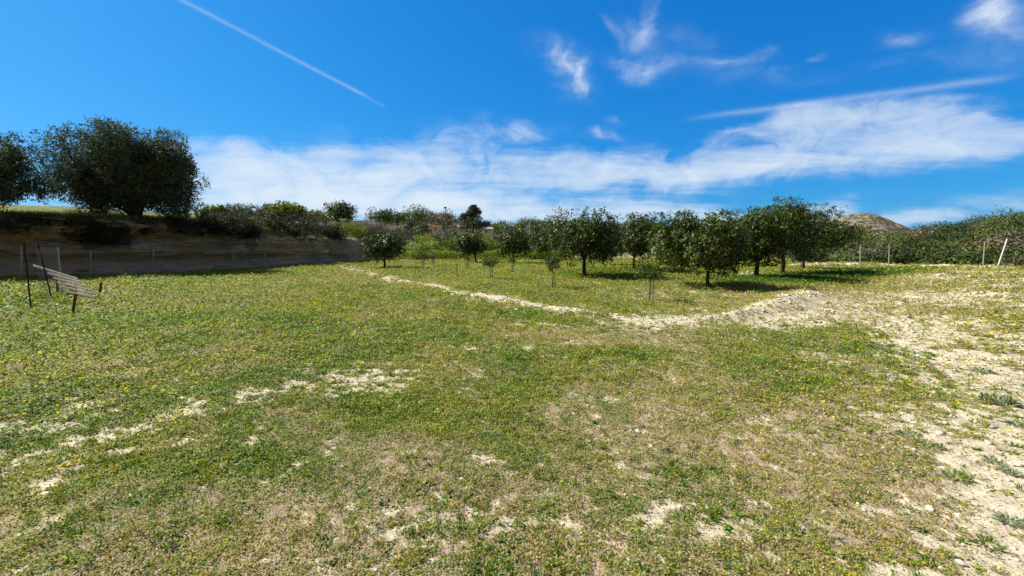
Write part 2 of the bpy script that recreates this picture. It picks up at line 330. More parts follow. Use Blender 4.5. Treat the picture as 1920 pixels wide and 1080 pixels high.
M['palebark'] = rocky('pale_bark', (.22, .20, .16, 1), (.40, .37, .31, 1), 20)
M['stone'] = rocky('limestone', (.55, .49, .38, 1), (.74, .68, .56, 1), 16)
M['wood'] = rocky('weathered_wood', (.42, .37, .29, 1), (.66, .61, .50, 1), 18)
M['darkwood'] = rocky('dark_wood', (.05, .04, .03, 1), (.11, .09, .07, 1), 18)
M['rust'] = rocky('red_rust', (.16, .035, .02, 1), (.28, .07, .04, 1), 25)
M['iron'] = rocky('dark_iron', (.02, .018, .018, 1), (.06, .04, .035, 1), 25)
M['steel'] = mat('galvanised_steel', lambda g: princ(g, g.mix(g.noise(gpos(g), 12, 3), (.30, .31, .31, 1), (.46, .46, .45, 1)), .5, .5, None, .4).outputs[0])
M['wire'] = mat('wire', lambda g: princ(g, g.mix(g.noise(gpos(g), 8, 3), (.20, .21, .22, 1), (.32, .33, .34, 1)), .5, .4, None, .3).outputs[0])
M['white'] = rocky('white_plaster', (.50, .49, .46, 1), (.70, .69, .66, 1), 2)
M['redroof'] = rocky('red_sheet', (.16, .05, .035, 1), (.24, .08, .05, 1), 2)
M['dirt'] = rocky('pale_road', (.42, .36, .26, 1), (.58, .51, .38, 1), 1.5)

# ------------------------------------------------------------------ ground sheet (fine near the eye, reaching the horizon)
def build_ground():
    th = np.concatenate([np.linspace(-pi, -1.25, 60, endpoint=False), np.linspace(-1.25, 1.25, 1150), np.linspace(1.25, pi, 61)[1:]])
    rr = np.concatenate([[.02], np.exp(np.linspace(math.log(.5), math.log(70), 720)), np.exp(np.linspace(math.log(74), math.log(2500), 40))])
    T, R = np.meshgrid(th, rr); X = R * np.sin(T); Y = R * np.cos(T)
    x, y = X.ravel(), Y.ravel(); z = H(x, y); r = R.ravel()
    z = z * sst(r, 220, 90)
    sand, dry, lush = masks(x, y)
    n = fbm(x, y, 14, 3, 1, .7); m = fbm(x, y, .8, 4, 5); j = rng.random(len(x))
    c_s = np.stack([.60 + 0 * x, .515 + 0 * x, .375 + 0 * x], 1) * (0.66 + .68 * n)[:, None]
    c_d = np.array([.36, .275, .185]) * (.7 + .6 * n)[:, None]; c_g = np.array([.13, .125, .035]) * (.7 + .6 * n)[:, None]
    yel = np.array([.24, .20, .05]) * (.7 + .6 * n)[:, None]
    k = sst(m, .4, .6)[:, None]; c_g = c_g * (1 - k) + yel * k
    c = c_g * (1 - dry[:, None]) + c_d * dry[:, None]; c = c * (1 - sand[:, None]) + c_s * sand[:, None]
    far = sst(r, 60, 120)[:, None]; c = c * (1 - far) + np.array([.14, .13, .06]) * far
    z = z + (1 - sand) * (n - .4) * .012
    nt, nr = len(th), len(rr)
    i = np.arange(nr - 1)[:, None] * nt; jx = np.arange(nt - 1)[None, :]
    q = np.stack([i + jx, i + nt + jx, i + nt + jx + 1, i + jx + 1], -1).reshape(-1, 4)
    o = mesh('ground', np.stack([x, y, z], 1), q[:, ::-1].copy(), M['ground'], smooth=True, vcol={'tint': c}); tag(o, kind='structure')
build_ground()

# ------------------------------------------------------------------ leaves
def unit(v): return v / (np.linalg.norm(v, axis=-1, keepdims=True) + 1e-9)
def leaves(P, Nn, L, W, lift=0.0):
    """one kite-shaped leaf per point; Nn rough leaf normal"""
    n = len(P); t = unit(np.cross(Nn, unit(rng.normal(size=(n, 3))))); s = unit(np.cross(Nn, t)); L = np.asarray(L).reshape(-1, 1) * np.ones((n, 1)); W = np.asarray(W).reshape(-1, 1) * np.ones((n, 1))
    a = P; b = P + t * L * .5 + s * W * .5 + Nn * L * .05; c = P + t * L - Nn * L * .08; d = P + t * L * .5 - s * W * .5 + Nn * L * .05
    V = np.stack([a, b, c, d], 1).reshape(-1, 3); return V, np.arange(4 * n).reshape(-1, 4)
def tints(n, base, var=.3, alt=None, pa=0.0):
    c = np.array(base)[None, :] * (1 + (rng.random((n, 1)) - .5) * 2 * var); c = c * (1 + (rng.random((n, 3)) - .5) * .18)
    if alt is not None:
        k = rng.random(n) < pa; c[k] = np.array(alt) * (1 + (rng.random((k.sum(), 1)) - .5) * 2 * var)
    return np.clip(c, .004, .95)
def crown_pts(n, rad, nc, cr, flat=.35, fill=.25, seed=0, droop=0.0, power=.3, per=10, spr=.028):
    """points and outward normals through an uneven crown of leaf clumps (centre at origin)"""
    g = np.random.default_rng(seed); u = unit(g.normal(size=(nc, 3))); u[:, 2] = np.where(u[:, 2] < -flat, -flat * g.random(nc), u[:, 2])
    lump = 1 + .16 * np.sin(3 * np.arctan2(u[:, 1], u[:, 0]) + seed) + .14 * g.normal(size=nc)
    u[:, :2] *= (1 / np.maximum(np.hypot(u[:, 0], u[:, 1]), .35) ** .12)[:, None]
    C = u * (g.random((nc, 1)) ** power) * np.array(rad) * np.clip(lump, .6, 1.25)[:, None] * (1 - cr * .75)
    R = cr * np.mean(rad) * (0.6 + .8 * g.random(nc)); w = R ** 2; w /= w.sum(); idx = g.choice(nc, n, p=w)
    # leaves sit in sprigs, sprigs in lobes
    ns = max(n // per, 1); sidx = g.choice(nc, ns, p=w); d = unit(g.normal(size=(ns, 3))); rr = np.where(g.random(ns) < .35, g.random(ns) ** .5, .85 + .3 * g.random(ns))
    Q = C[sidx] + d * (R[sidx] * rr)[:, None]; sn = unit(d * .7 + unit(Q / np.array(rad)) * .5 + np.array([0, 0, .35]) + .35 * g.normal(size=(ns, 3)))
    lo, hi = np.percentile(Q, .4, axis=0), np.percentile(Q, 99.6, axis=0)
    Q = (Q - (lo + hi) / 2) * (2 * np.array(rad) / (hi - lo))                       # fill the crown's true width and height
    q = Q / np.array(rad) / 1.03; ql = np.linalg.norm(q, axis=1) ** .0 * np.maximum(1, np.abs(q).max(1)); Q = Q / ql[:, None]
    k = g.integers(0, ns, n); P = Q[k] + g.normal(size=(n, 3)) * spr * np.mean(rad); Nn = unit(sn[k] + .5 * g.normal(size=(n, 3)))
    return P, Nn, (sidx[k], (.62 + .76 * g.random(ns))[k])
def branch_mb(base, h0, rad, lean=(0, 0), nb=6, r0=.09, seed=0, reach=.55, crown_c=None, fork=None):
    """tapered trunk that forks into limbs reaching into the crown; local coordinates"""
    g = random.Random(seed); mb = MB(); fk = h0 if fork is None else fork
    top = Vector((lean[0], lean[1], fk)); mb.tube([(0, 0, -.1), (0, 0, .03), tuple(top * .5 + Vector((g.uniform(-.04, .04), g.uniform(-.04, .04), 0))), tuple(top)], [r0 * 1.6, r0 * 1.25, r0, r0 * .85], 9)
    cc = Vector(crown_c)
    for i in range(nb):
        a = 2 * pi * (i + g.uniform(-.3, .3)) / nb; e = Vector((cos(a) * rad[0] * reach, sin(a) * rad[1] * reach, rad[2] * g.uniform(-.2, .6))) + cc
        m1 = top.lerp(e, .4) + Vector((g.uniform(-.1, .1), g.uniform(-.1, .1), .1 * rad[2]))
        mb.tube([tuple(top - Vector((0, 0, .05))), tuple(m1), tuple(top.lerp(e, .72)), tuple(e)], [r0 * .6, r0 * .42, r0 * .25, r0 * .08], 6)
        for q in range(2):
            s = m1.lerp(e, g.random() * .6); e2 = s + Vector((g.uniform(-1, 1) * rad[0] * .4, g.uniform(-1, 1) * rad[1] * .4, g.uniform(0, .6) * rad[2]))
            mb.tube([tuple(s), tuple(s.lerp(e2, .5)), tuple(e2)], [r0 * .25, r0 * .16, r0 * .05], 5)
    return mb
GREENS = dict(citrus=((.036, .064, .010), (.135, .17, .022)), yellow=((.12, .155, .015), (.19, .22, .025)), dark=((.035, .05, .018), (.06, .08, .03)), olive=((.062, .088, .045), (.125, .155, .095)))
def tree(name, px, base_y, left, right, top, bottom, label, cat='tree', n=6000, leaf=.085, green='citrus', Y=None, z=None, nc=60, cr=.30, seed=0, trunk=.07, group=None, matl='citrus', wl=.48, stems=1, lean=(0, 0), fill=.25, ysc=1.0, flat=.8, alt=.18, fork=None, nb=6):
    """places a tree so that its crown spans the given width and height at its own distance"""
    if Y is None: b = G(px, base_y); b.z = Hs(b.x, b.y)
    else: b = D(px, base_y, Y); b.z = b.z if z is None else z
    Yb = b.y; l, r = D(left, (top + bottom) / 2, Yb), D(right, (top + bottom) / 2, Yb); zt, zb = D(px, top, Yb).z - b.z, D(px, bottom, Yb).z - b.z
    rx = (r.x - l.x) / 2; rz = (zt - zb) / 2; rad = (rx, rx * ysc, rz); cc = Vector(((l.x + r.x) / 2 - b.x, 0, (zt + zb) / 2))
    t = empty(name, b, label, cat, group); n = int(n * 2.0); leaf = leaf * 1.3
    P, Nn, idx = crown_pts(n, rad, nc, cr, flat, fill, seed); P = P + np.array(cc)
    g0, g1 = GREENS[green]; c = tints(n, g0, .35, g1, alt)
    tone = (np.random.default_rng(seed + 5).random(nc) * .4 + .8)[idx[0]] * idx[1]; c = c * tone[:, None]
    L = leaf * (.7 + .6 * rng.random(n)); V, Fq = leaves(P, Nn, L, L * wl)
    mesh('crown', V, Fq, M[matl], t, tint=c)
    branch_mb(b, max(zb + .15 * rz, .25), rad, lean, nb, trunk, seed, .55, cc, fork).build('trunk', M['bark'], t, smooth=True)
    return t

# ------------------------------------------------------------------ the orchard
tree('citrus_tree', 1095, 519, 1020, 1158, 395, 494, 'round dark citrus tree with straight bare trunk, left partner of the central pair', n=9000, seed=11, nc=80, trunk=.09)
tree('citrus_tree', 1188, 509, 1142, 1240, 402, 489, 'citrus tree with very thin trunk, right partner of the central pair', n=8000, seed=12, nc=70, trunk=.055)
tree('citrus_tree', 1327, 538, 1224, 1406, 398, 511, 'nearest big citrus tree, low leafy skirt almost to the ground, thin short trunk', n=15000, seed=13, nc=110, trunk=.06, leaf=.08, cr=.26, alt=.3)
tree('citrus_tree', 1419, 523, 1362, 1488, 390, 495, 'citrus tree with forked thick trunk second from the front in the right-hand row', n=9500, seed=14, nc=80, trunk=.10, alt=.3, fork=.75)
tree('citrus_tree', 1465, 515, 1402, 1528, 376, 484, 'tallest citrus tree, ragged top standing above the rest of the right-hand row', n=11000, seed=15, nc=75, trunk=.10, cr=.24, alt=.32)
tree('citrus_tree', 1505, 506, 1468, 1586, 385, 480, 'citrus tree with splayed twin limbs at the far right end of the orchard row', n=10000, seed=16, nc=70, trunk=.11, alt=.3, fork=.5)
tree('citrus_tree', 1250, 499, 1205, 1300, 416, 494, 'citrus tree half hidden between the thin-trunked tree and the nearest big tree', n=5000, seed=17, leaf=.11)
tree('citrus_tree', 1131, 498, 1100, 1172, 425, 490, 'dark citrus tree standing behind the gap of the central pair', n=4000, seed=18, leaf=.11)
tree('citrus_tree', 963, 494, 932, 1000, 425, 478, 'mid-distance citrus tree standing alone above a slim sapling', n=4500, seed=19, leaf=.11)
tree('citrus_tree', 1024, 489, 996, 1050, 432, 474, 'small far citrus tree with dark trunk just left of the big central pair', n=3000, seed=20, leaf=.12)
tree('citrus_tree', 892, 493, 853, 912, 434, 480, 'dark citrus tree with short trunk behind the middle saplings', n=4500, seed=21, leaf=.11)
tree('citrus_tree', 721, 502, 685, 759, 435, 488, 'low bushy citrus tree with bright left edge at the foot of the earth bank', n=7000, seed=22, leaf=.09, nc=70, flat=.4, ysc=.9)
tree('citrus_tree', 1075, 487, 1050, 1110, 432, 476, 'far citrus tree seen behind the left crown of the central pair', n=2500, seed=23, leaf=.13)
tree('citrus_tree', 1215, 488, 1190, 1245, 430, 478, 'far citrus tree behind the thin-trunked tree', n=2500, seed=24, leaf=.13)
tree('citrus_tree', 1375, 499, 1345, 1425, 415, 488, 'citrus tree hidden behind the nearest big tree and the forked tree', n=4000, seed=25, leaf=.12)

def sapling(px, base_y, top_y, w, label, n=320, guard=True, seed=0, gh=.45, crown_bottom=None, lean=0):
    b = G(px, base_y); b.z = Hs(b.x, b.y); t = empty('citrus_sapling', b, label, 'sapling', 'young staked citrus saplings')
    n *= 3; w *= 1.15
    h = D(px, top_y, b.y).z - b.z; zb = D(px, crown_bottom, b.y).z - b.z if crown_bottom else h * .5
    rx = w / 2 / F * b.y; P, Nn, idx = crown_pts(n, (rx, rx, (h - zb) / 2), 14, .42, .8, .3, seed, spr=.12); P = P + np.array([lean, 0, (h + zb) / 2])
    L = .065 * (.7 + .6 * rng.random(n)); V, Fq = leaves(P, Nn, L, L * .45); mesh('crown', V, Fq, M['citrus'], t, tint=tints(n, GREENS['citrus'][0], .35, GREENS['citrus'][1], .35))
    g = random.Random(seed); mb = MB().tube([(0, 0, -.05), (.01, 0, h * .4), (lean, 0, h * .9)], [.017, .014, .006], 7)
    for i in range(4): a = g.uniform(0, 6.3); mb.tube([(lean * .6, 0, zb * g.uniform(.8, 1.1)), (lean + rx * .6 * cos(a), rx * .6 * sin(a), (h + zb) / 2)], [.008, .004], 5)
    mb.build('trunk', M['bark'], t, smooth=True)
    if guard:
        mg = MB(); R = .11
        for k in range(14): a = 2 * pi * k / 14; mg.tube([(R * cos(a), R * sin(a), -.02), (R * cos(a) * 1.02, R * sin(a), gh)], .0022, 3)
        for k in range(11):
            z = gh * k / 10; mg.tube([(R * cos(a), R * sin(a), z) for a in np.linspace(0, 2 * pi, 15)], .002, 3)
        mg.build('wire_guard', M['wire'], t)
        MB().bar((R * .8, -.02, -.05), (R * .8, -.02, gh * 1.35), .018, .018, (0, 1, 0)).build('stake', M['palebark'], t)
    return t
sapling(1218, 561, 489, 44, 'sapling in a wire guard nearest the pale rubble ridge, casting a small oval shadow', n=420, seed=1, crown_bottom=525, gh=.5)
sapling(1036, 541, 482, 26, 'slender sapling in front of the left side of the round central tree', n=300, seed=2, crown_bottom=508, gh=.42)
sapling(920, 526, 481, 24, 'sapling with tidy round crown on bare stem inside its guard', n=330, seed=3, crown_bottom=500, gh=.5)
sapling(960, 511, 480, 14, 'very thin sapling in front of the lone mid-distance tree', n=120, seed=4, crown_bottom=494, gh=.5)
sapling(877, 506, 478, 14, 'faint slim sapling in front of the short-trunked dark tree', n=110, seed=5, crown_bottom=490, gh=.5)
sapling(793, 509, 467, 22, 'sapling with round dark head, left one of the pair beside the hedge', n=330, seed=6, crown_bottom=490, gh=.7)
sapling(812, 500, 470, 17, 'smaller sapling right behind the round-headed one by the hedge', n=240, seed=7, crown_bottom=489, gh=.6)
b = G(857, 518); b.z = Hs(b.x, b.y); t = empty('stake', b, 'bare wooden stake with a pale flat stone lying across its top', 'stake')
MB().bar((0, 0, -.05), (.01, 0, .62), .045, .045, (0, 1, 0)).build('post', M['palebark'], t)
MB().box((-.02, 0, .645), (.36, .16, .05), .3).build('cap', M['stone'], t)

# ------------------------------------------------------------------ the earth bank on the left with the plateau above it
FOOT = [(-95, -45), (-50, -6)] + PL((0, 520), (200, 514), (400, 506), (540, 499), (640, 493), (700, 489), (765, 484)) + [(-10, 66), (-9, 85), (-14, 130), (-30, 200)]
FDIR = np.array([-.72, .69])
def resample(pts, n):
    p = np.array(pts, float); s = np.concatenate([[0], np.cumsum(np.hypot(*np.diff(p, axis=0).T))]); q = np.linspace(0, s[-1], n) if np.isscalar(n) else n
    return np.stack([np.interp(q, s, p[:, 0]), np.interp(q, s, p[:, 1])], 1), q, s
def bank_profile(k):
    """height of the bare face, run of the overgrown slope behind it, height of the rim; k = fractional index along FOOT"""
    hf = np.interp(k, [0, 2, 4, 5, 6, 7, 8, 9, 10, 12], [3.0, 3.0, 2.55, 2.1, 1.9, 1.5, .5, .15, .1, .1])
    run = np.interp(k, [0, 3, 4, 5, 6, 7, 8, 9, 12], [.5, .6, 1.5, 2.5, 3.2, 4.5, 8, 10, 12]); rim = np.interp(k, [0, 4, 6, 7, 8, 9, 12], [3.1, 3.1, 3.1, 3.0, 2.7, 2.3, 2.3])
    return hf, run, rim
def bank_z(px, py, Y): return D(px, py, Y)
def build_bank():
    base = np.array(FOOT); s = np.concatenate([[0], np.cumsum(np.hypot(*np.diff(base, axis=0).T))])
    q = np.concatenate([np.linspace(0, s[2] - 6, 40, endpoint=False), np.linspace(s[2] - 6, s[8] + 4, 560, endpoint=False), np.linspace(s[8] + 4, s[-1], 60)])
    P, _, _ = resample(FOOT, q); k = np.interp(q, s, np.arange(len(s)))
    hf, run, rim = bank_profile(k); hf = hf * (1 + .5 * (fbm(q, 0 * q, .45, 4, 4) - .62) * sst(k, 3.2, 4.5)); gul = (np.abs(fbm(q, 0 * q, .8, 3, 1) - .5) * 4).clip(0, 1)
    rows = []
    nf = 46
    for i in range(nf + 1):                                   # bare face: ledges of harder layers stand out
        t = i / nf; z = t * hf
        led = (fbm(z * 3.4 + q * .02, q * .12, 1, 5, 2, .62) - .5) * 2.0 * np.clip(hf / 3, .2, 1) + (fbm(q, z * 2, .5, 4, 3) - .5) * 1.8 * np.clip(hf / 3, .2, 1)
        apron = -(.3 + 1.6 * fbm(q, 0 * q, .7, 4, 6)) * (1 - sst(t, 0, .12 + .25 * fbm(q, 0 * q + 3, .4, 3, 2))) * np.clip(hf / 2, .2, 1)
        off = apron + t * .35 + .35 * (1 - gul) * sst(t, .1, .9) + led * sst(t, 0, .15)
        rows.append((off, z - .12 * (i == 0)))
    for i in range(1, 17):                                    # overgrown shoulder
        t = i / 16; off = .35 + t * run; z = hf + (rim - hf) * (1 - (1 - t) ** 1.6) + (fbm(q, t * 4 + 0 * q, .6, 4, 6) - .5) * .5 * np.clip(rim - hf + .3, .1, 1)
        rows.append((off, z))
    no_face = len(rows)
    for t in np.concatenate([np.linspace(.4, 16, 22), [22, 30, 42, 60, 90, 130]]):
        off = .35 + run + t; z = rim + 1.25 * sst(t, 0, 17) + .012 * t + (fbm(q, t + 0 * q, .25, 4, 5) - .5) * .3 * min(1, t)
        rows.append((off, z))
    V = np.stack([np.stack([P[:, 0] + FDIR[0] * o, P[:, 1] + FDIR[1] * o, z + 0 * q], 1) for o, z in rows]); nq = len(q)
    def grid(a, b):
        i = np.arange(b - a - 1)[:, None] * nq; j = np.arange(nq - 1)[None, :]; return np.stack([i + j, i + j + 1, i + nq + j + 1, i + nq + j], -1).reshape(-1, 4)
    o = mesh('earth_bank', V[:nf + 4].reshape(-1, 3), grid(0, nf + 4), M['cliff'], smooth=False); tag(o, kind='structure')
    o = mesh('plateau', V[nf + 3:].reshape(-1, 3), grid(nf + 3, len(rows)), M['plateau'], smooth=True); tag(o, kind='structure')
    return q, P, k
BQ, BP, BK = build_bank()
def plateau_pt(px, t):
    """point on the plateau seen in column px, t metres behind the rim"""
    hf, run, rim = bank_profile(BK); off = .35 + run + t; X = BP[:, 0] + FDIR[0] * off; Y = BP[:, 1] + FDIR[1] * off
    i = int(np.argmin(np.where(Y > 1, np.abs(X / np.maximum(Y, .1) - (px - 960) / F * 1.0), 9e9)))
    if t >= 0: z = rim[i] + 1.25 * float(sst(np.array(t), 0, 17)) + .012 * t
    else: u = max(0., min(1., (t + run[i]) / run[i])); z = hf[i] + (rim[i] - hf[i]) * (1 - (1 - u) ** 1.6)
    return Vector((X[i], Y[i], z - .05))
def place(name, px, t, left, right, top, bottom, label, cat, **kw):
    p = plateau_pt(px, t); return tree(name, px, 430, left, right, top, bottom, label, cat, Y=p.y, z=p.z, **kw)

# great olive trees on the plateau
def olive(px, t, left, right, top, bottom, label, n, nc, cr, seed, trunks, alt=.35, leaf=.14):
    p = plateau_pt(px, t); b = D(px, 420, p.y); b.z = p.z; tr = empty('olive_tree', b, label, 'olive tree', None)
    l, r = D(left, (top + bottom) / 2, b.y), D(right, (top + bottom) / 2, b.y); zt, zb = D(px, top, b.y).z - b.z, D(px, bottom, b.y).z - b.z
    rad = ((r.x - l.x) / 2, (r.x - l.x) / 2 * .6, (zt - zb) / 2); cc = np.array([(l.x + r.x) / 2 - b.x, 0, (zt + zb) / 2])
    P, Nn, idx = crown_pts(n, rad, nc, cr, .8, .3, seed, power=.4, per=9, spr=.03); P = P + cc
    up = unit(P * np.array([.3, .3, 0]) + np.array([0, 0, 1.0]) + .6 * rng.normal(size=(n, 3)))     # shoots point up and out
    k = rng.random(n) < .5; Nn = unit(np.where(k[:, None], np.cross(up, unit(rng.normal(size=(n, 3)))), Nn))
    L = leaf * (.7 + .7 * rng.random(n)); V, Fq = leaves(P, Nn, L, L * .34)
    c = tints(n, GREENS['olive'][0], .25, GREENS['olive'][1], alt) * ((np.random.default_rng(seed + 2).random(nc) * .5 + .75)[idx[0]] * idx[1])[:, None]
    mesh('crown', V, Fq, M['olive'], tr, tint=c)
    g = random.Random(seed); mb = MB()
    for (x1, z1, x2, z2, r0) in trunks:
        y1 = g.uniform(-.3, .3); mb.tube([(0, 0, -.3), (x1 * .3, 0, z1 * .35), (x1, y1, z1), ((x1 + x2) / 2, y1 * 2, (z1 + z2) / 2 + .1), (x2, y1 * 3, z2)], [r0 * 1.35, r0, r0 * .75, r0 * .5, r0 * .15], 9)
        for q in range(5):
            f = g.uniform(.2, .8); s = Vector((x1 + (x2 - x1) * f, y1 * (1 + 2 * f), z1 + (z2 - z1) * f)); e = s + Vector((g.uniform(-1.6, 1.6), g.uniform(-1.6, 1.6), g.uniform(.3, 1.6)))
            mb.tube([tuple(s), tuple(s.lerp(e, .5) + Vector((0, 0, .1))), tuple(e)], [r0 * .35, r0 * .22, r0 * .06], 6)
    mb.build('trunk', M['bark'], tr, smooth=True); return tr
olive(258, 1.2, 106, 350, 241, 404, 'great wide olive tree with forked leaning trunk above the earth bank', 120000, 120, .24, 31,
      [(-.5, .9, -2.6, 2.8, .20), (-.25, 1.1, -.7, 3.4, .20), (.3, .8, 2.2, 2.6, .18), (-.9, .6, -3.6, 1.9, .10), (.1, 1.0, .9, 3.6, .14)])
olive(-12, 1.0, -220, 64, 240, 388, 'second grey-green olive tree cut by the left edge, airy hanging branches', 65000, 110, .19, 32,
      [(-.4, 1.2, -2.0, 3.0, .20), (.5, 1.2, 2.2, 3.2, .16), (.2, 1.4, .4, 3.8, .15)])

PT = [(407, 8, 380, 438, 386, 420, 'yellow', 'bright yellow-green round bush-like tree just right of the great olive', 3600),
      (456, 22, 424, 482, 383, 416, 'olive', 'low grey-green olive right beside the yellow-green tree', 2600), (503, 26, 474, 530, 384, 414, 'olive', 'grey-green olive behind the thin pole', 2600),
      (524, 30, 500, 548, 379, 412, 'olive', 'small olive peeping over the light green citrus', 2000), (550, 10, 505, 576, 380, 418, 'yellow', 'light green citrus tree on the plateau with open yellowish crown', 3800),
      (596, 12, 566, 622, 394, 420, 'yellow', 'low light green citrus between two taller plateau trees', 2200), (638, 12, 608, 670, 378, 418, 'citrus', 'dark dome-shaped citrus tree with short trunk in the middle of the plateau', 4000),
      (714, 14, 688, 742, 389, 420, 'citrus', 'wide low citrus tree left of the rounded one at the plateau end', 3000), (745, 16, 728, 764, 393, 420, 'citrus', 'small citrus squeezed between two bigger plateau trees', 1600),
      (779, 12, 752, 808, 383, 424, 'citrus', 'dark rounded citrus tree at the right end of the plateau row', 4000)]
for i, (px, t, l, r, tp, bt, gr, lb, n) in enumerate(PT):
    place('olive_tree' if gr == 'olive' else 'citrus_tree', px, t, l, r, tp, bt, lb, 'olive tree' if gr == 'olive' else 'tree', green=gr, n=n, seed=60 + i, leaf=.17 if gr != 'olive' else .16, nc=40, matl='olive' if gr == 'olive' else 'citrus', wl=.35 if gr == 'olive' else .5, alt=.3)

def shrub(name, p, rx, rz, label, cols, n=1500, leaf=.12, seed=0, cat='shrub', wl=.35, group=None, nc=26, ry=None, fl=.1, upright=False, zoff=.25):
    t = empty(name, p, label, cat, group); rad = (rx, ry or rx * .8, rz)
    P, Nn, idx = crown_pts(n, rad, nc, .34, fl, .3, seed, spr=.06); P = P * np.array([1, 1, .8]) + np.array([0, 0, rz * (zoff + .1)])
    if upright: Nn = unit(np.cross(unit(np.array([0, 0, 1.]) + .35 * rng.normal(size=(n, 3))), unit(rng.normal(size=(n, 3)))))
    c = tints(n, cols[0], .3, cols[1], .35) * ((np.random.default_rng(seed + 2).random(nc) * .5 + .75)[idx[0]] * idx[1])[:, None]
    L = leaf * (.7 + .6 * rng.random(n)); V, Fq = leaves(P, Nn, L, L * wl); mesh('foliage', V, Fq, M['herb' if cols is LG else 'scrub'], t, tint=c)
    g = random.Random(seed); mb = MB()
    for i in range(6): a = g.uniform(0, 6.3); mb.tube([(0, 0, -.15), (cos(a) * rx * .3, sin(a) * rx * .3, rz * .4), (cos(a) * rx * .7, sin(a) * rx * .6, rz * .75)], [.03, .02, .006], 5)
    mb.build('stems', M['bark'], t); return t
DK = ((.028, .030, .016), (.055, .055, .028)); OL = ((.085, .10, .045), (.13, .13, .07)); LG = ((.13, .20, .022), (.24, .30, .035)); BR = ((.10, .085, .055), (.17, .14, .09)); GR = ((.10, .105, .075), (.16, .15, .12))
# shrubs that hang over the rim and clothe the slope: (px, t behind rim (<0 = on the slope), half width m, height m, colours, label)
RIM = [(45, -.55, 1.15, .55, DK, 'dark tangled shrub hanging over the bank at the far left'), (165, -.5, .8, .8, DK, 'dark brush spilling over the bank under the left edge of the great olive'), (205, -.9, .9, .9, DK, 'dark brush hanging down the bank left of the olive trunk'),
       (268, -.5, .7, .6, DK, 'small dark brush on the rim right below the olive trunk'), (335, -.6, 1.1, .55, DK, 'dark brush along the rim right of the olive trunk'), (385, -.9, 1.2, .9, DK, 'dark thick brush on the rim below the yellow-green tree'),
       (420, -1.6, 1.0, .8, DK, 'black-green brush hanging furthest down the bank face'), (455, -.6, 1.2, .8, OL, 'olive-green tussock of brush lit from above on the rim'), (470, -2.0, .9, .7, DK, 'dark brush below the lit olive-green tussock'),
       (520, -.8, 1.3, .8, DK, 'dark brush on the rim below the open light green citrus'), (560, -2.0, 1.3, 1.2, DK, 'big dark bush tumbling down the broken middle of the bank'), (590, -1.0, 1.3, 1.0, OL, 'pale olive-green brush above the broken middle of the bank'),
       (625, -2.4, 1.1, .8, DK, 'dark brush at the top of the ochre layer'), (650, -1.2, 1.5, .8, LG, 'light green grassy brush below the dome-shaped tree'), (680, -2.0, 1.5, 1.4, GR, 'grey feathery bush left above the low bushy citrus'),
       (705, -1.5, 1.6, 1.5, OL, 'tall feathery olive-green bush above the low bushy citrus'), (690, -3.3, 1.4, 1.0, DK, 'dark brush at the right end of the bare bank'), (745, -3.4, 1.7, 1.1, GR, 'grey dry bush on the slope right of the bushy citrus'),
       (765, -1.6, 1.3, 1.0, DK, 'dark bush on the slope below the plateau end'), (790, -4.2, 1.8, 1.0, LG, 'bright green bush on the slope left of the feathery grey bush'), (800, -1.8, 1.6, .8, LG, 'yellow-green brush high on the slope')]
for i, (px, t, rx, rz, cc, lb) in enumerate(RIM):
    p = plateau_pt(px, t) - Vector((0, 0, (.55, .6, .8, .45, .45, .4)[i] if i < 6 else 0)); shrub('shrub', p, rx * 1.3, rz * 1.25, lb, cc, n=6500, leaf=.12, seed=100 + i, upright=cc in (OL, GR), wl=.25)
# bushes at the end of the plateau and along the far side of the orchard: (px, base_y, half width px, top_y, colours, label)
MID = [(775, 486, 34, 452, LG, 'green bush at the foot of the slope behind the bushy citrus'), (815, 485, 36, 440, LG, 'broad bright green bush in the middle of the slope'), (842, 484, 26, 424, GR, 'tall feathery grey-green bush on the slope'), (868, 481, 34, 432, LG, 'yellow-green bush behind the dark short-trunked citrus'),
       (900, 480, 30, 436, LG, 'green bush right behind the dark short-trunked citrus'), (925, 480, 26, 445, LG, 'fresh green bush between two mid-distance citrus trees'), (745, 481, 26, 446, OL, 'dull olive bush at the slope foot beside the bank'), (1040, 484, 22, 455, OL, 'low dull bush left of the central pair of trees'), (985, 482, 26, 444, DK, 'dark bush behind the lone mid-distance citrus'),
       (1012, 487, 16, 466, LG, 'small bright weed bush beside the small far citrus')]
for i, (px, by, hw, ty, cc, lb) in enumerate(MID):
    p = G(px, by); hgt = D(px, ty, p.y).z; p.z = 0; shrub('bush', p, hw / F * p.y * 1.25, hgt * .72, lb, cc, n=4500, leaf=.2, seed=150 + i, cat='bush', upright=cc is GR, wl=.45, zoff=.45)
# clipped-looking hedge row of leafy weeds behind the saplings
a, c_ = G(768, 487.5), G(1060, 488); n = 9000; tt = rng.random(n); hp = np.stack([a.x + (c_.x - a.x) * tt, a.y + (c_.y - a.y) * tt + rng.normal(size=n) * .5, .05 + .95 * rng.random(n) ** .7 * (.75 + .4 * fbm(tt * 30, tt * 0, 1, 3, 1))], 1)
V, Fq = leaves(hp, unit(rng.normal(size=(n, 3)) + np.array([0, 0, .8])), .17, .08); tag(mesh('hedge', V, Fq, M['herb'], tint=tints(n, LG[0], .3, LG[1], .5)), 'long low bright green leafy hedge across the back of the orchard', 'hedge')
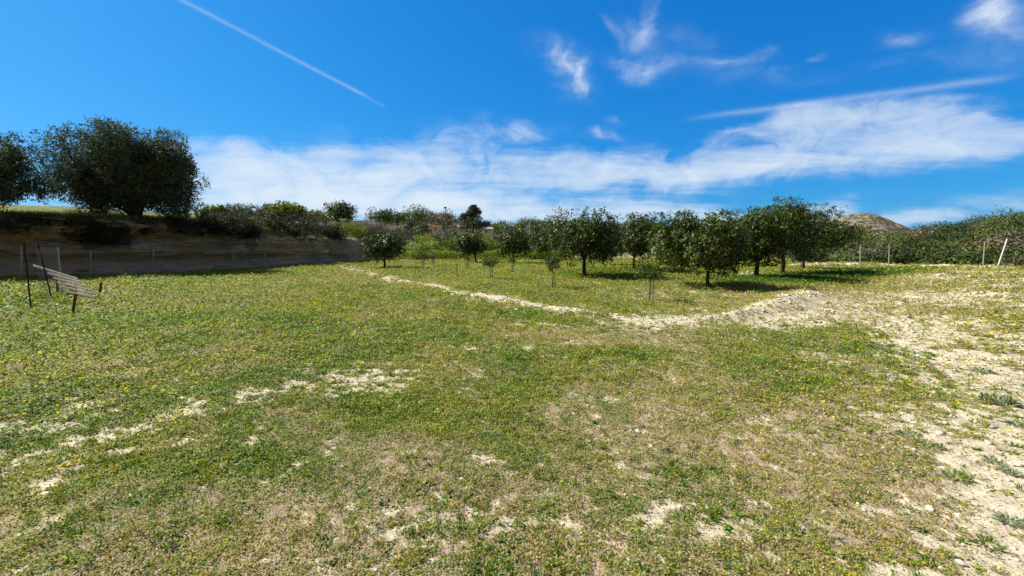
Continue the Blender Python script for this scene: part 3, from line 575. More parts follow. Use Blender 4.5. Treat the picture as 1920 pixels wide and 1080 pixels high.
# pale track behind the hedge
pts = PL((700, 481), (765, 479.5), (860, 477), (960, 476), (1100, 476)); MBx = MB()
for (x0, y0), (x1, y1) in zip(pts[:-1], pts[1:]): MBx.add([(x0, y0 - 1.2, .06), (x1, y1 - 1.2, .06), (x1, y1 + 1.6, .06), (x0, y0 + 1.6, .06)], [(0, 1, 2, 3)])
tag(MBx.build('track', M['dirt']), kind='structure')

# ------------------------------------------------------------------ distant land
def radial_hill(name, az0, az1, r0, r1, zfun, mt, na=160, nr=40):
    A = np.linspace(az0, az1, na); R = np.linspace(r0, r1, nr); AA, RR = np.meshgrid(A, R); z = zfun(AA, RR)
    V = np.stack([RR * np.sin(AA), RR * np.cos(AA), z], -1).reshape(-1, 3); i = np.arange(nr - 1)[:, None] * na; j = np.arange(na - 1)[None, :]
    q = np.stack([i + j, i + j + 1, i + na + j + 1, i + na + j], -1).reshape(-1, 4); o = mesh(name, V, q, mt, smooth=True); tag(o, kind='structure')
def elev(pxs, pys):
    aa = [AE(a, b) for a, b in zip(pxs, pys)]; order = np.argsort([v[0] for v in aa]); A = np.array([v[0] for v in aa])[order]; E = np.tan(np.array([v[1] for v in aa])[order]); return lambda x: np.interp(x, A, E)
eR = elev([1500, 1560, 1640, 1700, 1760, 1820, 1880, 1920, 2100, 2600], [490, 486, 476, 458, 449, 438, 424, 428, 420, 414])
def zR(A, R):
    u = sst(R, 40, 95); e = eR(A); return -.25 + (CZ + e * 95) * u * (1 + .0 * R) + (fbm(R * np.sin(A), R * np.cos(A), .06, 3, 2) - .5) * 2 * u - np.clip(R - 110, 0, 99) * .08
radial_hill('hillside', .55, 1.55, 36, 190, zR, M['woodfloor'])
eL = elev([700, 760, 800, 830, 860, 900, 960, 1000, 1060, 1120, 1200, 1300, 1400, 1500, 1580], [414, 413, 411, 410, 413, 428, 425, 422, 427, 430, 434, 436, 438, 440, 442])
def zL(A, R):
    u = sst(R, 95, 190); return -.25 + (CZ + eL(A) * 190) * u + (fbm(R * np.sin(A), R * np.cos(A), .03, 3, 2) - .5) * 3 * u - np.clip(R - 210, 0, 200) * .06
radial_hill('far_hills', -.42, .72, 92, 320, zL, M['woodfloor'])
eH = elev([1440, 1520, 1560, 1590, 1612, 1632, 1650, 1680, 1710, 1760, 1900], [450, 420, 405, 396, 392, 391.5, 396, 411, 424, 428, 440])
def zH(A, R):
    rr = 420.; u = np.exp(-((R - rr) / 60.) ** 2); return (CZ + eH(A) * rr) * u - 3 + (fbm(R * np.sin(A), R * np.cos(A), .05, 4, 3) - .5) * 5 * u
radial_hill('rocky_hill', .52, .98, 260, 560, zH, M['hill'], 220, 90)

def bushes(centres, radii, cols, per, leaf, seed):
    """many bush domes merged into one mass of foliage"""
    Vs, Ts, N0 = [], [], 0; g = np.random.default_rng(seed)
    for i, (c, r) in enumerate(zip(centres, radii)):
        n = per; sub = 8; u = unit(g.normal(size=(sub, 3))); u[:, 2] = np.abs(u[:, 2]); C = u * np.array(r) * .5; R = np.mean(r) * .5; idx = g.integers(0, sub, n); d = unit(g.normal(size=(n, 3))); d[:, 2] = np.where(d[:, 2] < -.3, -d[:, 2], d[:, 2])
        P = C[idx] + d * R * (.7 + .45 * g.random((n, 1))) + np.array(c); Nn = unit(d + .5 * g.normal(size=(n, 3)) + np.array([0, 0, .3]))
        L = leaf * (.6 + .8 * g.random(n)); V, _ = leaves(P, Nn, L, L * .55); Vs.append(V); Ts.append(tints(n, cols[i], .3) * g.uniform(.5, 1.4) * (.8 + .4 * g.random(sub))[idx][:, None])
    V = np.concatenate(Vs); return V, np.arange(len(V)).reshape(-1, 4), np.concatenate(Ts)
CS = [(.075, .115, .024), (.10, .135, .03), (.05, .08, .026), (.12, .14, .035), (.075, .105, .04)]; CB = [(.16, .125, .08), (.19, .15, .105), (.14, .11, .075)]
def scatter_hill(name, az0, az1, r0, r1, zfun, n, rmin, rmax, brown, per, leaf, seed, pw=1.0):
    g = np.random.default_rng(seed); A = az0 + (az1 - az0) * g.random(n); R = r0 + (r1 - r0) * g.random(n) ** pw; Z = zfun(A, R); cs, rs, cl = [], [], []
    for a, r, z in zip(A, R, Z):
        s = g.uniform(rmin, rmax) * (.6 + .4 * (r - r0) / (r1 - r0)); cs.append((r * sin(a), r * cos(a), z + .1)); rs.append((s, s, s * g.uniform(.7, 1.15)))
        cl.append(CB[g.integers(0, 3)] if g.random() < brown(a, r) else CS[g.integers(0, 5)])
    V, Fq, T = bushes(cs, rs, cl, per, leaf, seed); tag(mesh(name, V, Fq, M['scrub'], tint=T), kind='stuff'); return
scatter_hill('hillside_scrub', .58, 1.2, 41, 100, zR, 420, 1.5, 3.3, lambda a, r: .22 if r < 52 else (.16 if r < 58 else .04), 620, .22, 5, .8)
scatter_hill('valley_brush', .50, .80, 100, 190, lambda A, R: -.2 + (R - 100) * .03, 150, 2, 4, lambda a, r: .75, 160, .6, 9)
def brL(a, r): return .6 if AE(800, 400)[0] < a < AE(862, 400)[0] else (.5 if AE(1030, 400)[0] < a < AE(1050, 400)[0] else .12)
scatter_hill('distant_woodland', -.30, .70, 92, 200, zL, 620, 2.2, 4.6, brL, 130, .65, 6)

# near shrubs just behind the right-hand fence
RS = [(1560, 497, 36, 455, BR, 'brown dry shrub behind the last orchard tree'), (1590, 497, 30, 447, OL, 'dull green shrub left of the first right-hand fence post'), (1640, 498, 30, 452, OL, 'dull green shrub between the two thin fence posts'), (1700, 500, 36, 458, BR, 'brown twiggy shrub right of the second thin post'),
      (1745, 501, 34, 460, OL, 'dull green low shrub in the middle of the far fence line'), (1790, 502, 34, 455, OL, 'green shrub left of the upright pale post'), (1905, 512, 34, 462, BR, 'brown shrub cut by the right edge beside the leaning post'), (1866, 505, 26, 448, LG, 'green shrub between the upright and the leaning post'), (1820, 503, 24, 466, DK, 'small dark shrub touching the upright pale post')]
for i, (px, by, hw, ty, cc, lb) in enumerate(RS):
    p = G(px, by) * 1.13; p.z = -.2; hgt = D(px, ty, p.y).z; shrub('shrub', p, hw / F * p.y, hgt * .6, lb, cc, n=2600, leaf=.14, seed=200 + i, wl=.3, zoff=.4)

# ------------------------------------------------------------------ posts, fence, panel
def post(px, by, tx, ty, r, m, label, name='fence_post', cat='fence post', group=None, side=6):
    b = G(px, by); b.z = Hs(b.x, b.y); tp = D(tx, ty, b.y) - b
    mb = MB().tube([tuple(tp * -.06), tuple(tp * .5), tuple(tp)], [r, r, r], side); o = mb.build(name, m, smooth=False); o.location = b; return tag(o, label, cat, group)
post(1613, 501, 1614, 457, .045, M['steel'], 'grey upright fence post, first one right of the orchard')
post(1666, 502, 1668, 460, .04, M['steel'], 'slightly slimmer grey fence post, second right of the orchard')
post(1843, 506, 1847, 454, .05, M['palebark'], 'pale straight fence post beside the yellow flowers on the crest')
post(1870, 511, 1889, 448, .05, M['steel'], 'fence post leaning strongly to the right')
post(58, 578, 45, 453, .016, M['iron'], 'thin dark iron rod, slightly bent, left of the two', 'iron_rod', 'rod')
post(98, 563, 71, 455, .016, M['iron'], 'thin dark iron rod leaning beside the slatted panel', 'iron_rod', 'rod')
post(136, 584, 142, 551, .028, M['rust'], 'short red-brown stake leaning in front of the slatted panel', 'stake', 'stake')
post(187, 552, 190, 529, .032, M['rust'], 'short dark red stake behind the right end of the slatted panel', 'stake', 'stake')

def panel():
    # lower edge rests on the grass, upper edge is propped up at the back left
    A, Bp = G(130, 558), G(187, 568); A.z = B_z = .05; Bp.z = .05
    Cc, Dd = D(144, 523, 12.6), D(86, 505, 13.6)
    t = empty('slatted_panel', Bp, 'weathered pale wooden slatted panel propped at a slant beside the iron rods', 'wooden panel')
    L = lambda v: tuple(v - Bp)
    nrm = (Bp - A).cross(Dd - A).normalized()
    for f in (.22, .86):
        lo = A.lerp(Bp, f); hi = Dd.lerp(Cc, f); ex = (lo - hi).normalized() * .04
        MB().bar(L(lo + ex - nrm * .035), L(hi - ex - nrm * .035), .05, .05, tuple(nrm)).build('rail', M['darkwood'], t)
    for i in range(7):
        u = i / 6; a = A.lerp(Dd, u); c = Bp.lerp(Cc, u)
        if i == 6: a = a + (a - c) * .42
        if i == 5: a = a + (a - c) * .05
        k = random.Random(i).uniform(-.02, .03); MB().bar(L(a + (a - c) * k), L(c + (c - a) * k), .06, .02, tuple(nrm)).build('slat', M['wood'], t)
    for f in (.25, .85):
        hi = Dd.lerp(Cc, f); MB().bar(L(hi - nrm * .08), L(Vector((hi.x, hi.y + .05, -.05))), .04, .04, (0, 1, .1)).build('prop', M['darkwood'], t)
panel()
def wire_sheet(P0, P1, h, step, r, slope=1.0, lean=None):
    mb = MB(); d = (P1 - P0); Ls = d.length; u = d / Ls; up = Vector((0, 0, 1)) if lean is None else lean; k = -h
    while k < Ls:                            # diagonals in both directions
        for sgn in (1, -1):
            s0, s1 = (k, k + h) if sgn > 0 else (k + h, k); a0, a1 = max(min(s0, Ls), 0), max(min(s1, Ls), 0)
            z0 = (a0 - s0) / (s1 - s0) * h; z1 = (a1 - s0) / (s1 - s0) * h
            if abs(a1 - a0) > .02: mb.tube([P0 + u * a0 + up * z0, P0 + u * a1 + up * z1], r, 3, False)
        k += step
    return mb
p0, p1 = G(78, 566), G(118, 553); p0.z = p1.z = 0
t = empty('wire_mesh', p0, 'upright piece of grey chain-link mesh beside the leaning iron rod', 'wire mesh'); mb = wire_sheet(Vector((0, 0, 0)), p1 - p0, 1.45, .09, .002); mb.build('netting', M['wire'], t)
MB().tube([p1 - p0, p1 - p0 + Vector((0, 0, 1.5))], .018, 6).build('post', M['steel'], t)
# fence along the foot of the bank
fp = [(-60, 528, 470), (40, 525, 462), (110, 522, 466), (170, 519, 470), (288, 513, 468), (433, 508, 472), (497, 505, 474), (560, 500, 474)]
q0 = G(fp[0][0], fp[0][1]); t = empty('wire_fence', q0, 'sagging wire fence with thin grey posts along the foot of the earth bank', 'fence'); prev = None
for px, by, ty in fp:
    b = G(px, by); tp = D(px + (6 if px == 433 else 0), ty, b.y); MB().tube([b - q0 - Vector((0, 0, .1)), tp - q0], .026, 6).build('post', M['steel'], t)
    if prev is not None:
        w = MB(); pb, pt = prev
        for f in (.2, .5, .8, .97):
            a_, b_ = pb.lerp(pt, f) - q0, b.lerp(tp, f) - q0; w.tube([a_, a_.lerp(b_, .5) - Vector((0, 0, .05)), b_], .004, 3)
        Ls = (b - pb).length
        for k in range(int(Ls / .3)):
            f = (k + .5) / int(Ls / .3); x0 = pb.lerp(b, f) - q0; x1 = pt.lerp(tp, f) - q0; w.tube([x0, x1], .0025, 3, False)
        w.build('netting', M['wire'], t)
    prev = (b, tp)
# pale things standing at the right part of the bank foot
b = G(549, 497); t = empty('board', b, 'pale narrow board leaning against the ochre layer of the bank', 'board'); o = MB().bar((-.25, 0, -.05), (-.62, .12, .95), .10, .03, (0, 1, 0)).bar((.22, 0, -.05), (-.10, .12, .95), .10, .03, (0, 1, 0)).build('plank', M['palebark'], t)
b = G(600, 496); t = empty('dead_tree', b, 'small bare pale tree forking into a Y against the bank', 'dead tree'); mb = MB().tube([(0, 0, -.1), (.03, 0, .5), (0, 0, .85)], [.07, .055, .045], 7)
for dx, dz in ((-.45, .45), (.5, .4), (-.2, .6), (.22, .55), (.75, .25)): mb.tube([(0, 0, .8), (dx * .5, .05, .8 + dz * .6), (dx, .1, .85 + dz)], [.035, .025, .01], 5)
mb.build('trunk', M['palebark'], t)
b = G(655, 493); t = empty('post', b, 'short stout pale post with a thin rod standing at the right end of the bank', 'post'); MB().bar((0, 0, -.05), (0, 0, .72), .17, .17, (0, 1, 0)).build('block', M['palebark'], t); MB().tube([(.25, 0, -.05), (.27, 0, 1.1)], .02, 6).build('rod', M['steel'], t)
# masts and buildings far off
def mast(px, by, ty, Y, r, label, head=None, m='steel', name='pole', cat='pole'):
    a_, c = D(px, by, Y), D(px, ty, Y); t = empty(name, a_, label, cat); MB().tube([(0, 0, -.5), c - a_], [r, r * .7], 7).build('shaft', M[m], t)
    if head: MB().box(c - a_ + Vector((0, 0, head[2] / 2)), head).build('lamp_head' if name == 'lamp_post' else 'box', M['white'] if name != 'lamp_post' else M['iron'], t)
mast(835, 418, 391, 85, .06, 'tall thin lamp post with a small dark head on the far skyline', (.5, .35, .3), name='lamp_post', cat='lamp post')
mast(483, 420, 386, 40, .06, 'thin grey pole rising between the olives on the plateau')
mast(993, 442, 416, 75, .09, 'thin pale pole standing before the distant woodland')
mast(1042, 440, 425, 75, .09, 'pole carrying a small white box left of the big central trees', (.75, .5, 1.0), m='palebark')
def hut(px, by, ty, w, Y, label, name, m, roof, cat='building', dz=.5):
    a_ = D(px, by, Y); h = D(px, ty, Y).z - a_.z; W = w / F * Y; t = empty(name, a_, label, cat)
    MB().box((0, 0, h / 2 - .4), (W, W * .7, h + .8)).build('wall', M[m], t)
    r = MB().add([(-W * .55, -W * .4, h), (W * .55, -W * .4, h), (W * .55, W * .4, h), (-W * .55, W * .4, h), (-W * .55, 0, h + dz), (W * .55, 0, h + dz)], [(0, 1, 5, 4), (2, 3, 4, 5), (0, 4, 3), (1, 2, 5), (3, 2, 1, 0)]); r.build('roof', M[roof], t)
    MB().box((-W * .1, -W * .35 - .015, h * .35), (W * .12, .03, h * .6)).build('door', M['darkwood'], t)
hut(884, 431, 419, 12, 78, 'small white boxy hut in front of the pointed tree', 'hut', 'white', 'white', 'hut', .15)
hut(866, 432, 426, 16, 92, 'low white shed roof seen left of the white hut', 'shed', 'white', 'white', 'shed', .5)
hut(820, 432, 426, 16, 95, 'low shed with red roof on the brown far slope', 'shed', 'white', 'redroof', 'shed', .5)
hut(914, 437, 429, 20, 95, 'long low pale shed right of the white hut', 'shed', 'white', 'white', 'shed', .4)
# pointed tree on the skyline
def conifer():
    Y = 74; b = D(887, 448, Y); zt = D(887, 382, Y).z - b.z; t = empty('pine_tree', b, 'pointed dark pine tree on the skyline behind the white hut', 'pine tree'); n = 9000; g = np.random.default_rng(3); nc = 70; zc = g.random(nc) ** 1.1
    R = (1 - zc) ** .75 * 2.7 + .15; a = g.random(nc) * 2 * pi; rr = np.sqrt(g.random(nc)) * R; C = np.stack([rr * np.cos(a) + .3 * np.sin(9 * zc), rr * np.sin(a), 1.7 + zc * (zt - 2.0)], 1); idx = g.integers(0, nc, n); d = unit(g.normal(size=(n, 3)))
    P = C[idx] + d * (.35 + .45 * (1 - zc[idx]))[:, None] * np.array([1, 1, .6]); L = .28 * (.6 + .8 * g.random(n)); V, Fq = leaves(P, unit(d + .6 * g.normal(size=(n, 3))), L, L * .3)
    mesh('crown', V, Fq, M['olive'], t, tint=tints(n, (.05, .062, .032), .3, (.09, .10, .055), .25)); MB().tube([(0, 0, -.5), (.1, 0, zt * .5), (0, 0, zt * .95)], [.22, .15, .04], 8).build('trunk', M['bark'], t)
conifer()

# ------------------------------------------------------------------ ground cover
def herb_cover(N, rmin, rmax, name):
    lr = math.log(rmin) + (math.log(rmax) - math.log(rmin)) * rng.random(N); r = np.exp(lr); a = (rng.random(N) - .5) * 2 * 1.08; x = r * np.sin(a); y = r * np.cos(a)
    sand, dry, lush = masks(x, y)
    tuft = fbm(x, y, 16, 2, 6, .6) * .55 + fbm(x, y, 5.5, 3, 3, .6) * .45
    p = (1 - sand * .93) * (1 - .35 * dry) * sst(tuft, .22 + .08 * dry, .50)
    k = rng.random(N) < p; x, y, r, dry, lush, sand = x[k], y[k], r[k], dry[k], lush[k], sand[k]; n = len(x)
    sc = np.maximum(1, (r / 3.2)) ** .93; z = H(x, y)
    L = (.009 + .014 * rng.random(n)) * sc * (1 + .5 * lush); tall = np.maximum(0, fbm(x, y, 5, 3, 1) - .35) * .09 + .004
    tilt = rng.random(n) * 1.0 + .1; phi = rng.random(n) * 2 * pi; t = np.stack([np.cos(phi) * np.cos(tilt), np.sin(phi) * np.cos(tilt), np.sin(tilt)], 1); s = np.stack([-np.sin(phi), np.cos(phi), (rng.random(n) - .5) * .8], 1); s = unit(s)
    W = L * (.28 + .3 * rng.random(n)); P = np.stack([x, y, z + rng.random(n) * tall * np.minimum(sc, 3)], 1)
    b = P + t * (L * .5)[:, None] + s * (W * .5)[:, None]; c = P + t * L[:, None] - np.array([0, 0, .2]) * L[:, None]; d = P + t * (L * .5)[:, None] - s * (W * .5)[:, None]
    V = np.stack([P, b, c, d], 1).reshape(-1, 3)
    pal = np.array([[.125, .24, .014], [.21, .29, .016], [.35, .35, .02], [.08, .16, .035], [.14, .20, .085], [.48, .31, .035], [.34, .15, .06], [.56, .45, .27]])
    u = fbm(x, y, 1.0, 4, 2, .6); v = fbm(x, y, 5, 3, 7)
    w = np.stack([.5 + 1.6 * sst(u, .5, .35) + lush * 1.5, .9 + 0 * u, .6 + 1.4 * sst(u, .45, .65), .35 + 1.2 * sst(v, .5, .3) + lush * .8, .25 + .5 * sst(v, .5, .7), .08 + 1.1 * dry * v, .03 + .55 * dry * sst(v, .45, .65), .10 + 1.1 * dry], 1)
    w = w / w.sum(1, keepdims=True); cum = np.cumsum(w, 1); idx = (rng.random((n, 1)) > cum).sum(1).clip(0, 7)
    far = (.15 + .6 * sst(r, 5, 22))[:, None]; col = (pal[idx] * (1 - far) + (w @ pal) * far) * (.7 + .6 * rng.random((n, 1)))
    o = mesh(name, V, np.arange(4 * n).reshape(-1, 4), M['herb'], tint=col); tag(o, kind='stuff')
herb_cover(1700000, 1.35, 48, 'ground_weeds')

def flowers():
    cl = []
    R = lambda x0, x1, y0, y1, n: [(rng.uniform(x0, x1), rng.uniform(y0, y1)) for _ in range(n)]
    cl += R(0, 700, 560, 690, 170) + R(0, 400, 640, 800, 60) + R(20, 180, 555, 575, 24) + R(380, 440, 598, 618, 16) + R(300, 520, 505, 560, 40) + R(820, 1000, 495, 560, 60) + R(1100, 1260, 495, 520, 50) + R(1440, 1640, 512, 535, 40) + R(640, 1000, 560, 700, 40) + R(1830, 1860, 497, 504, 10)
    cl += [(1615, 612), (1708, 690), (1719, 692), (1840, 693), (1820, 712), (1800, 765), (1805, 768), (1890, 825), (1645, 738), (1722, 728), (1520, 755), (808, 787), (72, 885), (110, 882), (1905, 590), (1915, 632), (1880, 610), (1900, 640), (1770, 690), (210, 690), (205, 712), (95, 792), (60, 742)] + R(1820, 1920, 560, 640, 20)
    Vs, Fs, o0 = [], [], 0
    for px, py in cl:
        b = G(px, py)
        for _ in range(random.Random(px).choice((1, 1, 2, 4))):
            x, y = b.x + rng.normal() * .06, b.y + rng.normal() * .12; r = math.hypot(x, y); z = Hs(x, y) + .035 + .02 * rng.random(); R0 = .016 * max(1, r / 6) ** .55; tl = rng.normal(size=2) * .35
            for k in range(5):
                a_ = 2 * pi * k / 5 + rng.random() * .2; e = np.array([cos(a_), sin(a_), 0]); s_ = np.array([-sin(a_), cos(a_), 0]); c0 = np.array([x, y, z]); up = np.array([0, 0, 1.])
                q = [c0, c0 + R0 * (.7 * e + .38 * s_ + .45 * up), c0 + R0 * (1.05 * e + .62 * up), c0 + R0 * (.7 * e - .38 * s_ + .45 * up)]
                q = [v + np.array([0, 0, (v - c0)[0] * tl[0] + (v - c0)[1] * tl[1]]) for v in q]; Vs += q; Fs.append((o0, o0 + 1, o0 + 2, o0 + 3)); o0 += 4
    tag(mesh('wildflowers', np.array(Vs), np.array(Fs), M['petal'], tint=tints(len(Fs), (.78, .74, .03), .12)), kind='stuff')
flowers()

def rock_arrays(P, R, seed, n=1):
    """low-poly uneven stones, one per point"""
    t = (1 + 5 ** .5) / 2; iv = unit(np.array([(-1, t, 0), (1, t, 0), (-1, -t, 0), (1, -t, 0), (0, -1, t), (0, 1, t), (0, -1, -t), (0, 1, -t), (t, 0, -1), (t, 0, 1), (-t, 0, -1), (-t, 0, 1)], float))
    fc = np.array([(0, 11, 5), (0, 5, 1), (0, 1, 7), (0, 7, 10), (0, 10, 11), (1, 5, 9), (5, 11, 4), (11, 10, 2), (10, 7, 6), (7, 1, 8), (3, 9, 4), (3, 4, 2), (3, 2, 6), (3, 6, 8), (3, 8, 9), (4, 9, 5), (2, 4, 11), (6, 2, 10), (8, 6, 7), (9, 8, 1)])
    g = np.random.default_rng(seed); m = len(P); V = iv[None] * (1 + .28 * g.normal(size=(m, 12, 1))) * (np.array([1, .8, .55]) * (.8 + .4 * g.random((m, 1, 3)))) * np.asarray(R).reshape(-1, 1, 1)
    a = g.random(m) * 2 * pi; c, s = np.cos(a)[:, None], np.sin(a)[:, None]; V = np.stack([V[..., 0] * c - V[..., 1] * s, V[..., 0] * s + V[..., 1] * c, V[..., 2]], -1) + np.asarray(P)[:, None, :]
    return V.reshape(-1, 3), (fc[None] + 12 * np.arange(m)[:, None, None]).reshape(-1, 3)
def pebbles():
    N = 90000; r = np.exp(math.log(1.4) + math.log(40 / 1.4) * rng.random(N)); a = (rng.random(N) - .5) * 2.1; x, y = r * np.sin(a), r * np.cos(a); sand, dry, lush = masks(x, y); k = rng.random(N) < sand * .22 + .02 * dry; x, y, r = x[k], y[k], r[k]
    R = .004 * (r / 2.5) ** .85 * (.5 + rng.random(len(x)) ** 4 * 3.6); V, Fq = rock_arrays(np.stack([x, y, H(x, y) + R * .2], 1), R, 4); tag(mesh('gravel', V, Fq, M['stone']), kind='stuff')
    pts, _, _ = resample(BUND, 900); w = rng.normal(size=(900, 2)) * .16; x, y = pts[:, 0] + w[:, 0], pts[:, 1] + w[:, 1]; R = .010 + .034 * rng.random(900) ** 3; V, Fq = rock_arrays(np.stack([x, y, H(x, y) + R * .15], 1), R, 5); tag(mesh('rubble', V, Fq, M['stone']), kind='stuff')
pebbles()
STN = [(1743, 958, .045, 'largest pale stone lying near the lower right corner'), (1197, 813, .032, 'whitish angular stone standing out right of the centre of the lawn'), (1456, 1015, .022, 'small pale round stone low in the foreground right of centre'), (966, 745, .028, 'flat pale stone on dark green weeds in mid-lawn'),
       (866, 902, .018, 'small grey-white stone left of centre in the dry foreground'), (1714, 846, .024, 'flat tan stone at the edge of the sandy strip on the right'), (1457, 808, .02, 'small flat stone in the pinkish dry patch'), (752, 680, .03, 'pale stone beside a yellow-green tuft in the upper lawn'),
       (403, 808, .018, 'tiny white stone just right of the sandy streak'), (1325, 958, .018, 'small tan stone in dry grass below the centre right'), (997, 869, .014, 'tiny white chip of stone in the foreground centre'), (1800, 1060, .03, 'tan flat stone half buried at the lower right edge of the sand')]
for i, (px, py, R, lb) in enumerate(STN):
    b = G(px, py); b.z = Hs(b.x, b.y); V, Fq = rock_arrays(np.array([[0, 0, R * .3]]), [R], 40 + i); o = mesh('stone', V, Fq, M['stone']); o.location = b
    bv = o.modifiers.new('b', 'BEVEL'); bv.width = R * .12; bv.segments = 2; tag(o, lb, 'stone', 'loose stones on the lawn')

def rosette(px, py, R, label, hgt=.4, n=150, grey=True, seed=0):
    R *= random.Random(seed * 7).uniform(.4, .75); n = random.Random(seed).randint(60, 160)
    b = G(px, py); b.z = Hs(b.x, b.y); g = np.random.default_rng(seed); a = g.random(n) * 2 * pi; el = g.random(n) * 1.1 * hgt * 2; rr = np.sqrt(g.random(n)) * R * .7
    P = np.stack([rr * np.cos(a), rr * np.sin(a), .01 * g.random(n)], 1); t = np.stack([np.cos(a + .5 * g.normal(size=n)) * np.cos(el), np.sin(a + .5 * g.normal(size=n)) * np.cos(el), np.sin(el)], 1); s = unit(np.cross(t, np.array([0, 0, 1.]) + .2 * g.normal(size=(n, 3)))); L = (R * (.4 + .5 * g.random(n)))[:, None]; W = L * .11
    m1 = P + t * L * .5 + np.array([0, 0, .05]) * L; V = np.stack([P, m1 + s * W, P + t * L - np.array([0, 0, .15]) * L, m1 - s * W], 1).reshape(-1, 3)
    c = tints(n, (.19, .25, .13) if grey else (.15, .24, .04), .3, (.30, .35, .22) if grey else (.16, .2, .04), .4); o = mesh('weed', V, np.arange(4 * n).reshape(-1, 4), M['herb'], tint=c); o.location = b; tag(o, label, 'weed', 'larger weeds in the sand')
RO = [(1870, 758, .22, 'largest spiky grey-green weed near the right edge'), (1842, 700, .16, 'grey-green weed with yellow flowers on the pale sand'), (1655, 655, .2, 'grey-green weed at the upper end of the sandy fan'), (1700, 668, .14, 'grey-green weed right of the upper sandy fan weed'), (1760, 842, .11, 'upright grey weed at the left margin of the near sand'),
      (1862, 870, .10, 'feathery grey weed alone on the near sand'), (1700, 820, .10, 'low grey weed where the lawn meets the near sand'), (1895, 890, .08, 'small flat weed at the right edge below the feathery one'), (1790, 900, .12, 'sprawling green weed on the near sand'), (1850, 1025, .11, 'green weed low at the right margin of the lawn'),
      (1890, 985, .08, 'tiny weed in the bare sand of the lower right corner'), (1905, 800, .09, 'small green weed on sand right of the big spiky one'), (205, 862, .09, 'dark green weed growing in the left sandy streak'), (115, 862, .08, 'grey-green weed at the left end of the sandy streak'), (320, 1000, .10, 'bright broad-leaved weed in the left foreground'), (590, 712, .12, 'grey weed at the bright end of the sandy streak')]
for i, (px, py, R, lb) in enumerate(RO): rosette(px, py, R, lb, seed=300 + i, grey=i not in (8, 9, 12, 14), hgt=.75 if i in (0, 4, 5) else .4)

# tall leafy weeds under the right-hand orchard row, and tufts along the plateau edge
def patch(name, xs, ys, zfn, n, leaf, cols, hmax):
    x, y = xs, ys; P = np.stack([x, y, zfn(x, y) + rng.random(len(x)) ** 1.3 * hmax * (.4 + fbm(x, y, .9, 3, 4))], 1); L = leaf * (.6 + .8 * rng.random(len(x)))
    V, Fq = leaves(P, unit(rng.normal(size=(len(x), 3)) + np.array([0, 0, .7])), L, L * .5); tag(mesh(name, V, Fq, M['herb'], tint=tints(len(x), cols[0], .35, cols[1], .35)), kind='stuff')
def ring(pts, w, n):
    p, _, _ = resample(pts, n); k = rng.normal(size=(n, 2)) * w; return p[:, 0] + k[:, 0], p[:, 1] + k[:, 1]
xs, ys = ring(PL((1380, 527), (1460, 528), (1560, 520), (1650, 514)), .85, 26000); patch('leafy_weeds', xs, ys, H, 0, .07, ((.06, .13, .02), (.12, .19, .03)), .22)
xs, ys = ring(PL((1090, 512), (1250, 508)), 1.1, 9000); patch('leafy_weeds', xs, ys, H, 0, .08, ((.12, .17, .02), (.24, .25, .03)), .25)
def rim_grass():
    n = 26000; i = rng.integers(40, 560, n); hf, run, rim = bank_profile(BK[i]); t = rng.random(n) ** 1.5 * 7 - .5; off = .35 + run + t; x = BP[i, 0] + FDIR[0] * off + rng.normal(size=n) * .1; y = BP[i, 1] + FDIR[1] * off + rng.normal(size=n) * .1
    z = rim + 1.25 * sst(t, 0, 17) + .012 * t - .05; L = .22 * (.5 + rng.random(n)); d = unit(np.stack([rng.normal(size=n) * .35, rng.normal(size=n) * .35, np.ones(n)], 1)); s = unit(np.cross(d, rng.normal(size=(n, 3)))); P = np.stack([x, y, z], 1)
    V = np.stack([P - s * .015, P + d * L[:, None] * .5 + s * .012, P + d * L[:, None], P + d * L[:, None] * .4 - s * .02], 1).reshape(-1, 3); tag(mesh('plateau_grass', V, np.arange(4 * n).reshape(-1, 4), M['herb'], tint=tints(n, (.16, .19, .04), .3, (.30, .27, .10), .3)), kind='stuff')
rim_grass()

def litter():
    """straw and dead stems lying flat between the weeds"""
    N = 420000; r = np.exp(math.log(1.35) + math.log(22 / 1.35) * rng.random(N)); a = (rng.random(N) - .5) * 2.16; x, y = r * np.sin(a), r * np.cos(a); sand, dry, lush = masks(x, y)
    k = rng.random(N) < np.clip(.04 + .8 * dry, 0, 1) * (1 - .45 * sand) * sst(fbm(x, y, 4, 3, 6), .25, .5); x, y, r = x[k], y[k], r[k]; n = len(x); sc = np.maximum(1, r / 3.2) ** .9
    L = (.008 + .028 * rng.random(n) ** 3)[:, None] * sc[:, None]; phi = rng.random(n) * 2 * pi; t = np.stack([np.cos(phi), np.sin(phi), rng.normal(size=n) * .18], 1); s = np.stack([-np.sin(phi), np.cos(phi), 0 * x], 1); W = .0016 * sc[:, None]
    P = np.stack([x, y, H(x, y) + .006 + .012 * rng.random(n) * sc], 1); V = np.stack([P, P + t * L * .5 + s * W, P + t * L, P + t * L * .5 - s * W], 1).reshape(-1, 3)
    c = np.array([[.52, .43, .27], [.40, .32, .20], [.62, .55, .40], [.30, .20, .14], [.42, .24, .12]])[rng.choice(5, n, p=[.34, .26, .18, .14, .08])] * (.75 + .5 * rng.random((n, 1)))
    tag(mesh('dry_litter', V, np.arange(4 * n).reshape(-1, 4), M['scrub'], tint=c), kind='stuff')
litter()

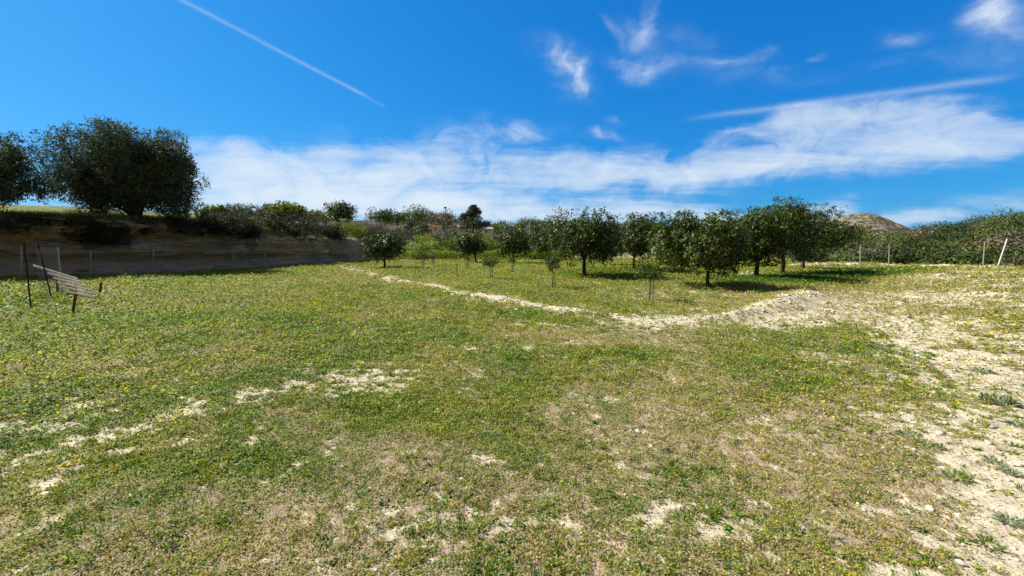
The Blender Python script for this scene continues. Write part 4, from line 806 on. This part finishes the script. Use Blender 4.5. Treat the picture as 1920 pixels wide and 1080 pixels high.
def tufts():
    """small broad-leaved and grassy tufts that stand a little proud of the mat"""
    N = 26000; r = np.exp(math.log(1.4) + math.log(20 / 1.4) * rng.random(N)); a = (rng.random(N) - .5) * 2.16; x, y = r * np.sin(a), r * np.cos(a); sand, dry, lush = masks(x, y)
    k = rng.random(N) < (.25 + .9 * sst(fbm(x, y, 1.7, 3, 5), .45, .65)) * (1 - .6 * dry) * (1 - .8 * sand); x, y, r, dry = x[k], y[k], r[k], dry[k]; m = len(x); q = 16
    kind = rng.random(m); X = np.repeat(x, q); Y = np.repeat(y, q); rr = np.repeat(np.maximum(1, r / 4) ** .6, q); kd = np.repeat(kind, q); n = m * q; blade = kd < .45
    phi = rng.random(n) * 2 * pi; el = np.where(blade, .7 + .8 * rng.random(n), .1 + .7 * rng.random(n)); L = np.where(blade, .022 + .03 * rng.random(n), .016 + .022 * rng.random(n)) * rr * np.repeat(.6 + .8 * rng.random(m), q); W = L * np.where(blade, .12, .42)
    t = np.stack([np.cos(phi) * np.cos(el), np.sin(phi) * np.cos(el), np.sin(el)], 1); s_ = np.stack([-np.sin(phi), np.cos(phi), 0 * X], 1); P = np.stack([X + rng.normal(size=n) * .012 * rr, Y + rng.normal(size=n) * .012 * rr, H(X, Y)], 1)
    L = L[:, None]; W = W[:, None]; mid = P + t * L * .55; V = np.stack([P, mid + s_ * W * .5, P + t * L - np.array([0, 0, .22]) * L, mid - s_ * W * .5], 1).reshape(-1, 3)
    base = np.array([[.10, .19, .02], [.17, .25, .02], [.13, .18, .08], [.24, .27, .03]])[rng.choice(4, m, p=[.4, .28, .14, .18])] * (.75 + .5 * rng.random((m, 1))); c = np.repeat(base, q, 0) * (.8 + .4 * rng.random((n, 1)))
    tag(mesh('weed_tufts', V, np.arange(4 * n).reshape(-1, 4), M['herb'], tint=c), kind='stuff')
tufts()

def bank_debris():
    n = 2600; i = rng.integers(60, 520, n); d = rng.random(n) ** 1.6 * 1.6 - .9; x = BP[i, 0] - FDIR[0] * d; y = BP[i, 1] - FDIR[1] * d; R_ = .015 + .09 * rng.random(n) ** 4
    V, Fq = rock_arrays(np.stack([x, y, H(x, y) + .35 * np.clip(.5 - d, 0, 1.4) * rng.random(n)], 1), R_, 9); tag(mesh('fallen_soil', V, Fq, M['clod']), kind='stuff')
M['clod'] = rocky('soil_clod', (.42, .34, .23, 1), (.60, .50, .36, 1), 10)
bank_debris()
